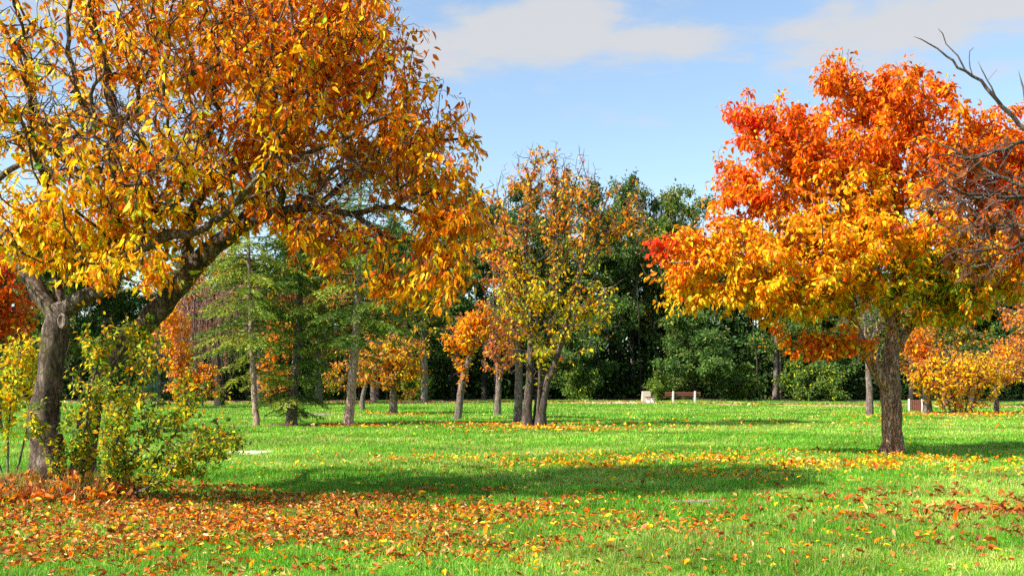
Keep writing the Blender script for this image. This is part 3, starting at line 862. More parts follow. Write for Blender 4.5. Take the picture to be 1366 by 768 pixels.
# ------------------------------------------------------------------ the bare tree at the right edge
Y0 = 12.0
roots = [px_limb([(1490, 700, 0, 0.1900), (1486, 600, 0, 0.1425), (1478, 480, 0, 0.1235), (1462, 380, 0, 0.1140), (1440, 300, 0, 0.1045), (1412, 225, 0, 0.0665), (1385, 188, 0, 0.0328), (1352, 158, 0, 0.0265), (1330, 132, 0, 0.0218), (1308, 108, 0, 0.0187), (1288, 96, 0, 0.0156), (1262, 74, 0, 0.0117), (1240, 58, 0, 0.0078), (1218, 50, 0, 0.0039)], Y0)]
limbs = [px_limb(q, Y0) for q in [
    [(1292, 98, 0, 0.0125), (1276, 76, 0, 0.0101), (1262, 58, 0, 0.0078), (1252, 38, 0, 0.0055)],
    [(1294, 98, 0, 0.0086), (1294, 80, .05, 0.0070), (1299, 62, .05, 0.0047)],
    [(1333, 138, 0, 0.0140), (1322, 118, -.1, 0.0101), (1316, 100, -.1, 0.0078), (1306, 82, -.1, 0.0047)],
    [(1318, 104, -.1, 0.0062), (1330, 93, -.1, 0.0039)],
    [(1400, 210, 0, 0.0390), (1372, 190, -.2, 0.0250), (1335, 200, -.4, 0.0203), (1300, 214, -.6, 0.0156), (1262, 206, -.7, 0.0078), (1232, 212, -.7, 0.0047)],
    [(1430, 280, 0, 0.0570), (1372, 250, .3, 0.0281), (1330, 234, .4, 0.0234), (1290, 208, .5, 0.0172), (1250, 190, .6, 0.0094), (1215, 180, .7, 0.0047)],
    [(1440, 300, 0, 0.0570), (1385, 268, -.4, 0.0265), (1330, 262, -.6, 0.0203), (1285, 258, -.8, 0.0140), (1255, 240, -.9, 0.0078), (1220, 234, -1, 0.0047)],
    [(1445, 330, 0, 0.0390), (1390, 320, -.5, 0.0218), (1340, 332, -.7, 0.0156), (1290, 335, -.8, 0.0094), (1245, 322, -.8, 0.0047)],
    [(1385, 190, 0, 0.0195), (1366, 130, .1, 0.0125), (1362, 110, .1, 0.0094), (1358, 95, .1, 0.0055)],
    [(1450, 340, .1, 0.0760), (1500, 260, .3, 0.0570), (1550, 160, .5, 0.0234), (1580, 80, .5, 0.0094)],
    [(1470, 420, 0, 0.0665), (1540, 330, -.3, 0.0390), (1600, 260, -.4, 0.0156)]]]


def bare_mix(P, ut, ul):
    return shade_jit(pick(dict(brown=.6, rust=.4), ul), .3) * .6


build_tree('bare_tree', 'nearly leafless tree reaching grey branches in from the right edge', 'tree', base_at(1490, 12.0), roots, limbs,
           px_blobs([(1300, 225, 85, 45, -.3, .8, 1.0), (1290, 275, 90, 45, -.4, .9, 1.2), (1310, 340, 60, 45, -.4, .7, .9), (1345, 300, 60, 60, 0, .8, .8), (1480, 200, 110, 120, 0, 1.4, .4)], Y0), 330,
           dict(per_tip=1, length=.16, width=.07, colour=bare_mix, hang=1.2, spread=.03, back=1, skip=.62), 'brown_bark', 'grey_twig',
           bf=.2, seg=.11, tip_r=.0042, lift=.15, minpath=2.6, split=.03, jit=.024, extra_bare=480, e=2.7)

# ------------------------------------------------------------------ the many-stemmed tree in the middle
Y0 = 36.0


def middle_colour(P, ut, ul):
    px, py = project(P)
    v = (py - 340) / 110 + .4 * fast_noise(P, .7, 1.) + .3 * (ut - .5)
    u = np.where(rng.uniform(size=len(P)) < .4, ut, ul)
    top = pick(dict(orange=.18, gold=.30, peach=.12, rust=.12, yellow=.14, olive=.16), u)
    low = pick(dict(yellow=.36, lime=.28, gold=.20, green=.10, olive=.08, orange=.05), u)
    return shade_jit(np.where((v < .0)[:, None], top, low), .2)


roots = [px_limb([(704, 575, 0, 0.2460), (703, 548, 0, 0.1722), (706, 515, 0, 0.1476), (708, 460, 0, 0.1230), (705, 390, .1, 0.0902), (701, 330, .2, 0.0697), (706, 265, .2, 0.0451), (716, 205, .2, 0.0164)], Y0),
         px_limb([(722, 575, -.1, 0.2460), (722, 548, -.1, 0.1804), (730, 510, -.1, 0.1394), (745, 470, -.2, 0.1066), (757, 430, -.3, 0.0861), (772, 370, -.4, 0.0656), (795, 310, -.6, 0.0451), (812, 260, -.7, 0.0205)], Y0),
         px_limb([(714, 575, .2, 0.1640), (720, 520, .2, 0.1066), (733, 445, .3, 0.0861), (738, 380, .3, 0.0697), (744, 300, .4, 0.0492), (737, 215, .4, 0.0205)], Y0),
         px_limb([(717, 560, -.2, 0.0656), (720, 490, -.2, 0.0492), (714, 440, -.3, 0.0328), (722, 400, -.3, 0.0164)], Y0)]
limbs = [px_limb(q, Y0) for q in [[(704, 385, .1, 0.0492), (680, 330, -.3, 0.0369), (665, 270, -.5, 0.0164)], [(757, 430, -.3, 0.0410), (800, 395, -.4, 0.0328), (835, 370, -.5, 0.0164)], [(772, 370, -.4, 0.0410), (820, 310, -.2, 0.0287), (845, 280, 0, 0.0123)], [(744, 300, .4, 0.0369), (765, 250, .6, 0.0246), (780, 210, .7, 0.0098)]]]
build_tree('multi_stemmed_tree', 'tall thin crowned tree with several stems from one base in mid lawn', 'tree', base_at(714, 36.0), roots, limbs,
           px_blobs([(722, 255, 72, 58, 0, 2, 1), (690, 330, 55, 70, 0, 1.6, 1), (780, 290, 70, 70, 0, 1.8, 1.0), (838, 285, 40, 48, 0, 1.2, .9), (740, 400, 85, 62, 0, 2.0, 1.3), (675, 395, 40, 55, 0, 1.2, .9), (800, 420, 36, 52, -.2, 1.0, .8), (720, 470, 55, 36, 0, 1.2, .7), (860, 300, 26, 26, 0, .8, .6), (640, 300, 40, 60, .4, 1.4, .7), (735, 215, 60, 30, 0, 1.4, .6)], Y0), 1350,
           dict(per_tip=7, length=.13, width=.072, colour=middle_colour, hang=.9, spread=.17, back=4, skip=.14), 'brown_bark', 'twig',
           bf=.22, seg=.24, tip_r=.0075, lift=.25, minpath=1.6, split=.045, jit=.04, extra_bare=1600, flare=(.5, .12, 5))

# ------------------------------------------------------------------ smaller trees of the middle distance
def small_tree(name, label, cat, Y, stem, limbs, rows, ntips, mix, per=7, L=.17, W=.09, bark='grey_bark', twig='twig', bare=60, tip=.009, hang=.7, lift=.3, minpath=.8, skip=.05, clump=.5, group=None, split=.04, spread=.16, seg=.22, sag=0., px=None):
    stems = stem if isinstance(stem[0], list) else [stem]
    return build_tree(name, label, cat, base_at(px if px is not None else stems[0][0][0], Y), [px_limb(q, Y) for q in stems], [px_limb(q, Y) for q in limbs], px_blobs(rows, Y), ntips,
                      dict(per_tip=per, length=L, width=W, colour=simple_palette(mix, clump), hang=hang, spread=spread, back=3, kind='simple' if Y > 40 else 'full', skip=skip) if mix else None,
                      bark, twig, group=group, bf=.22, seg=seg, tip_r=tip, lift=lift, minpath=minpath, split=split, jit=.03, extra_bare=bare, sag=sag)


small_tree('small_tree', 'slim dark trunk with sparse orange leaves left of the many stemmed tree', 'tree', 39, [(691, 572, 0, .24), (691, 555, 0, .18), (692, 510, 0, .15), (690, 460, 0, .12), (684, 400, 0, .08), (676, 340, 0, .06), (668, 280, 0, .02)], [],
           [(675, 430, 34, 52, 0, 1.2, 1), (672, 340, 36, 60, 0, 1.2, .9)], 220, dict(orange=.4, gold=.3, peach=.2, yellow=.1), per=6, minpath=2.0)
small_tree('small_tree', 'leaning small tree with golden leaves along its curved trunk', 'tree', 43, [(611, 562, 0, .2), (612, 545, 0, .16), (618, 505, 0, .14), (628, 470, 0, .11), (635, 440, 0, .08), (640, 410, 0, .03)], [[(620, 500, 0, .05), (600, 470, 0, .03), (585, 455, 0, .01)]],
           [(620, 440, 32, 32, 0, 1.2, 1.2), (650, 425, 22, 32, 0, 1, 1), (616, 490, 14, 26, 0, .5, .8)], 300, dict(gold=.45, yellow=.25, orange=.35), bare=120)
small_tree('small_tree', 'small pale trunk with few peach coloured leaves behind the many stemmed tree', 'tree', 49, [(664, 556, 0, .2), (664, 540, 0, .16), (665, 505, 0, .13), (661, 470, 0, .08), (655, 430, 0, .03)], [[(665, 508, 0, .09), (676, 480, 0, .06), (680, 440, 0, .02)]],
           [(660, 460, 22, 40, 0, 1.2, 1), (680, 465, 16, 36, 0, 1, 1)], 170, dict(peach=.5, orange=.3, gold=.2), per=4, bare=160)
small_tree('small_tree', 'round golden tree with short trunk right of the conifers', 'tree', 50, [(525, 556, 0, .22), (525, 535, 0, .19), (524, 505, 0, .14), (520, 470, 0, .08), (522, 440, 0, .03)], [],
           [(520, 478, 46, 42, 0, 1.7, 1.3), (470, 492, 36, 34, 0, 1.4, 1.), (552, 480, 30, 38, 0, 1.2, 1), (440, 505, 18, 20, 0, .8, .6), (545, 525, 26, 16, 0, .8, .5)], 620, dict(gold=.30, yellow=.22, olive=.25, peach=.18, orange=.12), per=8, bare=160)
small_tree('small_tree', 'short pale trunk standing half behind the reddish conifer trunk', 'tree', 57, [(483, 549, 0, .16), (484, 530, 0, .13), (490, 500, 0, .09), (494, 470, 0, .03)], [], [(490, 480, 22, 26, 0, 1, 1)], 90, dict(gold=.5, peach=.5), per=5)
small_tree('bare_tree', 'thin grey twiggy tree with pale trunk behind the right tree', 'tree', 48, [(1160, 556, 0, .2), (1160, 530, 0, .16), (1158, 490, 0, .13), (1155, 450, 0, .08), (1152, 410, 0, .03)], [],
           [(1150, 430, 36, 42, 0, 1.5, 1), (1170, 450, 24, 32, 0, 1.2, 1)], 200, dict(olive=.5, straw=.3, peach=.2), per=3, L=.12, W=.06, twig='grey_twig', bare=420, tip=.008, skip=.5)
ys_mix = dict(gold=.34, yellow=.46, orange=.08, peach=.12, olive=.06)
small_tree('shrub', 'large spreading yellow shrub with many bare stems behind the right tree', 'shrub', 48,
           [[(1270 + 5 * i, 556, .2 * math.sin(i * 2.), .05), (1262 + 10 * i, 530, .3 * math.sin(i * 2.), .04), (1240 + 17 * i, 495, .5 * math.sin(i * 2), .025), (1228 + 22 * i, 475, .6 * math.sin(i * 2), .012)] for i in range(-1, 5)], [],
           [(1275, 492, 58, 34, 0, 2.0, 1.3), (1235, 500, 34, 34, 0, 1.5, 1.), (1318, 498, 36, 34, 0, 1.6, 1), (1280, 535, 55, 16, 0, 1.4, .5)], 900, ys_mix, per=7, L=.15, W=.08, bare=380, tip=.008, minpath=.5, px=1276)
small_tree('small_tree', 'orange leaved young tree with dark trunk just beside the slatted bin', 'tree', 49, [(1237, 556, 0, .26), (1237, 540, 0, .22), (1234, 510, 0, .17), (1232, 480, 0, .1), (1234, 440, 0, .04)], [],
           [(1228, 478, 30, 34, 0, 1.3, 1), (1222, 448, 24, 20, 0, 1, .8)], 300, dict(orange=.4, gold=.35, peach=.25), bare=80)
small_tree('small_tree', 'small yellow tree with thin pale trunk right of the yellow shrub', 'tree', 50, [(1329, 554, 0, .15), (1329, 535, 0, .12), (1328, 512, 0, .1), (1330, 480, 0, .06), (1332, 455, 0, .02)], [],
           [(1334, 490, 34, 28, 0, 1.4, 1), (1340, 468, 30, 20, 0, 1.2, 1)], 300, dict(gold=.4, yellow=.3, orange=.2, peach=.2), bare=120)
small_tree('small_tree', 'peach coloured tree standing at the right edge behind the yellow shrub', 'tree', 54, [(1398, 552, 0, .25), (1398, 520, 0, .2), (1392, 470, 0, .13), (1385, 400, 0, .05)], [],
           [(1372, 455, 44, 50, 0, 2, 1), (1420, 440, 44, 60, 0, 2, .8), (1360, 410, 40, 30, 0, 1.5, .8)], 600, dict(peach=.45, orange=.25, gold=.3), bare=120, tip=.011)
small_tree('tall_tree', 'olive and orange tree rising behind the yellow shrub at right', 'tree', 64, [(1262, 547, 0, .3), (1262, 520, 0, .24), (1265, 470, 0, .18), (1268, 400, 0, .1), (1270, 350, 0, .04)], [],
           [(1270, 440, 60, 36, 0, 2.8, 1), (1290, 390, 55, 45, 0, 2.6, .8), (1225, 420, 30, 40, 0, 1.8, .7)], 620, dict(olive=.42, gold=.2, orange=.16, mid=.25), L=.2, W=.12, per=9, bare=100, tip=.013)
small_tree('maple_tree', 'red and orange tree behind the leaning foreground trunk at the left edge', 'tree', 30, [(-8, 578, 0, .25), (-8, 540, 0, .2), (-4, 480, 0, .15), (2, 420, 0, .1), (6, 360, 0, .04)], [],
           [(0, 400, 46, 62, 0, 1.8, 1.2), (-60, 390, 60, 80, 0, 2.2, 1), (30, 440, 26, 26, 0, .8, .8), (-20, 330, 60, 46, 0, 1.8, .8)], 700, dict(scarlet=.35, orange=.35, rust=.25, gold=.1), L=.15, W=.09, per=9)
small_tree('shrub', 'sparse yellow green bush at the left edge behind the leaning foreground trunk', 'shrub', 17, [[(10, 630, 0, 0.0200), (12, 560, 0, 0.0150), (18, 490, 0, 0.0060)], [(22, 630, .1, 0.0200), (36, 570, .1, 0.0125), (44, 490, .1, 0.0050)], [(2, 630, .1, 0.0200), (-20, 560, .1, 0.0125), (-30, 480, .1, 0.0050)]], [],
           [(20, 500, 40, 52, 0, .8, 1.2), (-40, 510, 50, 60, 0, .9, 1), (38, 460, 24, 30, 0, .5, .8), (15, 560, 34, 26, 0, .5, .6)], 420, dict(yellow=.35, lime=.33, gold=.2, green=.2), L=.075, W=.042, per=7, spread=.1, seg=.12, tip=.003, split=.018, minpath=.4, px=10)

# ------------------------------------------------------------------ conifers
def conifer(name, label, px, Y, stem, top, rows, mix, bark, cat='tree', shoot=.34, needle=.13, dens=1.1, droop=.32, per_whorl=5, split=.03):
    """stem rows as in px_limb; rows: (height, branch length, chance) control table going up"""
    base = base_at(px, Y)
    s = Skeleton(40000)
    s.root(px_limb(stem, Y), .2)
    tn = s.n
    zs = np.array([r_[0] for r_ in rows]); ln = np.array([r_[1] for r_ in rows]); ch = np.array([r_[2] for r_ in rows])
    NP, ND, NN, NT = [], [], [], []
    z = zs[0]
    while z < zs[-1]:
        k0 = rng.uniform(0, 2 * math.pi)
        i = int(np.argmin(np.abs(s.P[:tn, 2] - z)))
        for b in range(per_whorl):
            if rng.uniform() > np.interp(z, zs, ch) * (.62 if z < 2.6 else .85): continue
            a = k0 + 2 * math.pi * b / per_whorl + rng.normal(0, .3)
            L = np.interp(z, zs, ln) * rng.uniform(.6, 1.15)
            if L < .2: continue
            j = i; p = s.P[i].copy(); n = max(4, int(L / .16)); h = np.array((math.cos(a), math.sin(a), 0.0))
            up = rng.uniform(.0, .3)
            tone = rng.uniform()
            for q in range(n):
                t = (q + 1) / n
                d = unit(h + np.array((0, 0, up - droop * 2.2 * t + .55 * droop * max(0, t - .75) * 6)) + rng.normal(0, .05, 3))
                p = p + d * L / n
                j = s.add(p, j, .5 * .028 * (1 - t) + .005)
                if t < .18: continue
                side = np.array((-h[1], h[0], 0.0))
                for sg in (-1, 1):
                    if rng.uniform() > .9 * dens: continue
                    sl = shoot * L ** .5 * (1.15 - t) * rng.uniform(.6, 1.4) + .1
                    sdv = unit(side * sg + h * rng.uniform(.4, 1.0) + np.array((0, 0, rng.uniform(-.55, .05))))
                    m = max(3, int(sl / .021))
                    tt = (np.arange(m) + .5) / m
                    pts = p + sdv * (tt * sl)[:, None] + np.array((0, 0, -.35)) * (tt ** 2 * sl)[:, None]
                    r_ = unit(rng.normal(size=(m, 3)))
                    NP.append(pts); ND.append(unit(sdv + r_ * .6)); NN.append(unit(rng.normal(size=(m, 3)) + np.array((0, 0, 1.2)))); NT.append(np.full(m, tone))
        z += rng.uniform(.16, .34)
    s.r = s.R[:s.n].copy()
    root = thing(name, label, cat, base)
    wood_mesh('trunk', s, split, bark, 'dark_bark', root, base, .12)
    P = np.vstack(NP); n = len(P); tone = np.concatenate(NT)
    C = shade_jit(pick(mix, np.where(rng.uniform(size=n) < .6, tone, rng.uniform(size=n))), .22)
    V, Fc, C = leaf_arrays(P, np.vstack(ND), np.vstack(NN), needle * rng.uniform(.7, 1.3, n), needle * .21 * rng.uniform(.7, 1.3, n), C, 'simple')
    mesh_object('crown', V, Fc, M['needle'], root, base, col=C)
    return root


PAL.update(spruce=(.065, .135, .022), spruce_light=(.19, .27, .03), larch=(.40, .42, .05), blue=(.04, .085, .06))
conifer('conifer_tree', 'slender pale trunked conifer with lime tinged open branches, leftmost of the three', 341, 36,
        [(343, 575, 0, 0.1480), (342, 560, 0, 0.1184), (339, 520, 0, 0.1036), (336, 470, 0, 0.0925), (334, 420, 0, 0.0814), (332, 360, 0, 0.0666), (330, 280, 0, 0.0444), (329, 190, 0, 0.0111)], 0,
        [(1.2, .9, .3), (2.0, 1.7, .55), (3.0, 2.0, .6), (4.2, 2.2, .85), (6, 2.2, .95), (8, 1.5, .9), (10, .3, .9)], dict(spruce=.25, spruce_light=.35, larch=.4), 'pine_bark')
conifer('conifer_tree', 'conifer with dense dark green boughs almost down to the grass, middle of the three', 390, 37,
        [(388, 572, 0, .26), (389, 555, 0, .2), (392, 520, 0, .16), (396, 470, 0, .15), (399, 410, 0, .13), (401, 350, 0, .1), (402, 280, 0, .07), (403, 190, 0, .015)], 0,
        [(.55, 1.1, 1.2), (1.1, 1.8, 1.5), (2.2, 1.7, 1.5), (3.2, 1.2, .8), (4.4, 1.9, .7), (6, 2.1, .9), (8, 1.4, .9), (10, .3, .9)], dict(spruce=.6, spruce_light=.3, larch=.1), 'grey_bark')
conifer('conifer_tree', 'conifer with thick reddish leaning trunk clear of branches low down', 465, 36.6,
        [(464, 574, 0, 0.2604), (465, 560, 0, 0.1932), (469, 520, 0, 0.1722), (473, 470, 0, 0.1596), (476, 420, 0, 0.1428), (478, 360, 0, 0.1092), (480, 280, 0, 0.0756), (481, 170, 0, 0.0126)], 0,
        [(1.9, .9, .15), (2.4, 1.9, .45), (3.2, 2.5, .7), (4.2, 2.7, .85), (6, 2.5, .95), (8, 1.7, .9), (10.6, .3, .9)], dict(spruce=.45, spruce_light=.4, larch=.15), 'pine_bark')
conifer('pine_tree', 'dark blue green bushy pine behind the leaning foreground trunk', 214, 62,
        [(214, 542, 0, .2), (214, 500, 0, .15), (213, 440, 0, .05)], 0,
        [(.6, 1.2, .7), (1.5, 1.7, 1), (3, 1.5, 1), (4.6, .3, 1)], dict(blue=.8, spruce=.2), 'dark_bark', needle=.13, shoot=.4)

# ------------------------------------------------------------------ weeping tree and the orange shrubs behind the conifers
Yw = 66
sk = Skeleton(60000)
sk.root(px_limb([(293, 545, 0, .4), (293, 520, 0, .32), (291, 480, 0, .27), (288, 430, 0, .2), (290, 390, 0, .12), (292, 365, 0, .05)], Yw), .3)
arch = sample_blobs(px_blobs([(290, 400, 62, 36, 0, 2.8, 1)], Yw), 150, .4)
sk.grow(arch, .2, .3, lift=.9, minpath=3.5, jit=.04)
ends = list(sk.tips)
for i in ends:
    for q in range(3):
        j = i; p = sk.P[i].copy(); L = rng.uniform(1.5, 4.5)
        dr = np.array((rng.normal(0, .12), rng.normal(0, .12), -1.))
        for k in range(int(L / .35)):
            p = p + (dr + rng.normal(0, .08, 3)) * .35
            if p[2] < .7: break
            j = sk.add(p, j)
        sk.tips.append(j)
sk.radii(.014, 2.4)
wb = base_at(293, Yw)
root = thing('weeping_tree', 'weeping tree with purple brown hanging twigs behind the conifers', 'tree', wb)
M['purple_twig'] = rough_material('purple_twig', (.10, .045, .04), (.24, .13, .11), 8, .1)
wood_mesh('trunk', sk, .05, 'dark_bark', 'purple_twig', root, wb)
V, Fc, C = leaves_on(sk, 4, .16, .09, simple_palette(dict(rust=.35, purple=.35, peach=.2, gold=.1)), 1.2, .16, 6, 'simple', skip=.2)
mesh_object('crown', V, Fc, M['leaf'], root, wb, col=C)

small_tree('tall_tree', 'rust and olive tree with thin crown behind the two right conifers', 'tree', 72, [(425, 541, 0, .28), (425, 480, 0, .2), (427, 400, 0, .14), (430, 330, 0, .05)], [],
           [(420, 430, 55, 50, 0, 3, 1), (450, 380, 55, 50, 0, 3, .9), (380, 400, 40, 50, 0, 2.6, .8)], 560, dict(rust=.22, olive=.34, peach=.2, gold=.24), L=.22, W=.14, per=9, bare=200, tip=.015, minpath=2.4)
small_tree('tall_tree', 'yellow green thin crowned tree behind the leftmost conifer', 'tree', 70, [(346, 542, 0, .24), (346, 480, 0, .18), (350, 400, 0, .12), (352, 330, 0, .05)], [],
           [(350, 430, 46, 56, 0, 2.6, 1), (330, 370, 50, 50, 0, 2.6, .9)], 520, dict(lime=.22, olive=.4, gold=.2, mid=.2), L=.22, W=.14, per=9, bare=120, tip=.015, minpath=2.0)
small_tree('tall_tree', 'mid green and gold tree between the reddish conifer trunk and the round golden tree', 'tree', 78, [(498, 540, 0, .26), (498, 480, 0, .18), (496, 400, 0, .12), (494, 340, 0, .05)], [],
           [(500, 430, 46, 50, 0, 2.8, 1), (485, 380, 50, 46, 0, 2.8, .9)], 560, dict(mid=.4, olive=.35, gold=.25), L=.22, W=.14, per=9, bare=120, tip=.015, minpath=2.0)
small_tree('tall_tree', 'yellow olive tree rising behind the round golden tree', 'tree', 74, [(566, 541, 0, .28), (566, 480, 0, .2), (562, 400, 0, .14), (560, 330, 0, .05)], [],
           [(560, 420, 50, 46, 0, 3, 1), (580, 370, 50, 50, 0, 3, .9), (530, 390, 40, 46, 0, 2.6, .8)], 520, dict(olive=.5, mid=.2, gold=.15, yellow=.12), L=.22, W=.14, per=9, bare=160, tip=.015, minpath=2.4)
small_tree('shrub', 'orange leaved tall shrub in front of the weeping tree', 'shrub', 60,
           [[(255 + 7 * i, 545, 0, .06), (252 + 12 * i, 500, .3 * i, .04), (250 + 18 * i, 460, .4 * i, .015)] for i in (-1, 0, 1, 2)], [],
           [(250, 510, 34, 34, 0, 1.8, 1.2), (236, 470, 28, 32, 0, 1.4, .9), (275, 505, 24, 30, 0, 1.3, .8), (225, 425, 34, 34, 0, 1.6, .8)], 560, dict(gold=.62, orange=.16, peach=.25), bare=160, tip=.012, L=.2, W=.12, per=8, px=256)
small_tree('shrub', 'orange shrub seen between the two left conifer trunks', 'shrub', 58,
           [[(368 + 6 * i, 548, 0, .06), (368 + 10 * i, 500, .3 * i, .03), (368 + 14 * i, 470, .3 * i, .012)] for i in (-1, 0, 1)], [],
           [(366, 505, 26, 34, 0, 1.4, 1), (372, 450, 28, 28, 0, 1.4, .6)], 330, dict(gold=.55, orange=.2, peach=.25), bare=90, tip=.012, L=.18, W=.11, px=368)
small_tree('tall_tree', 'golden brown tree rising behind the weeping tree', 'tree', 76, [(262, 540, 0, .3), (262, 480, 0, .22), (264, 400, 0, .15), (266, 330, 0, .05)], [],
           [(255, 390, 60, 50, 0, 3, 1), (300, 360, 50, 50, 0, 3, .8), (230, 440, 40, 40, 0, 2.4, .8), (330, 420, 40, 40, 0, 2.4, .6), (400, 430, 40, 50, 0, 2.4, .5)], 620, dict(gold=.3, peach=.3, rust=.2, olive=.25), L=.22, W=.14, per=9, bare=160, tip=.015, minpath=2.4)

# ------------------------------------------------------------------ the wood along the far edge
def wood_kind(h, rx, layers, ntips, mix, bark='dark_bark', low=.3, L=.24, per=34, lean=0.0, flat=.75, spread=.42, r0=.22, kind='simple', twin=False):
    """one free standing wood tree, built at the origin: returns its two meshes' arrays"""
    s = Skeleton(30000)
    ks = np.linspace(0, 1, 6)
    s.root([(lean * h * k + .12 * math.sin(k * 7 + h), .1 * math.sin(k * 5), h * .92 * k, r0 * (1 - k) ** .8 + .02) for k in ks], .4)
    if twin:
        s.root([(.5 - lean * h * k * .8 + .5 * k, .3, h * .8 * k, r0 * .7 * (1 - k) ** .8 + .02) for k in ks], .4)
    bl = []
    for i in range(layers):
        k = low + (1 - low) * (i + .5) / layers
        w_ = rx * (math.sin(math.pi * min(1, (k - low) / (1 - low) * .68 + .22)) ** .6)
        for q in range(3):
            a = rng.uniform(0, 2 * math.pi); d = w_ * rng.uniform(.25, .72)
            bl.append((lean * h * k + d * math.cos(a), d * math.sin(a), h * k + rng.normal(0, .25), w_ * rng.uniform(.35, .6), w_ * rng.uniform(.35, .6), h * (1 - low) / layers * flat * rng.uniform(.6, 1.2), 1))
    s.grow(sample_blobs(bl, ntips, .5), .3, .4, lift=.3, jit=.05, minpath=h * low * .7)
    s.radii(.012, 2.4)
    lv = leaves_on(s, per, L, L * .62, simple_palette(mix, .45), .35, spread, 2, kind, out_from=np.array((0, 0, h * .45)))
    return s, lv, bark


green_mix = dict(dark=.42, mid=.40, olive=.14, sage=.06)
maple_mix = dict(mid=.50, dark=.22, olive=.12, sage=.16)
olive_mix = dict(olive=.45, mid=.3, dark=.2, straw=.04, gold=.03)
sparse_mix = dict(dark=.4, mid=.35, olive=.2, gold=.03)
KINDS = {
    'tall': wood_kind(17, 5.2, 6, 480, green_mix, low=.26, flat=.85, per=50),
    'olive': wood_kind(16, 5.0, 6, 450, olive_mix, low=.26, flat=.8, per=48),
    'maple': wood_kind(7.6, 4.4, 5, 420, maple_mix, low=.10, flat=.5, L=.22, per=46, r0=.14),
    'open': wood_kind(14, 3.6, 5, 210, sparse_mix, 'grey_bark', low=.34, flat=.6, L=.2, per=34, lean=.05, twin=True, r0=.24),
    'bush': wood_kind(2.6, 1.7, 3, 150, dict(mid=.6, olive=.2, lime=.12, green=.1), low=.05, flat=.9, L=.16, per=28, spread=.28, r0=.05),
}
PROTO = {}
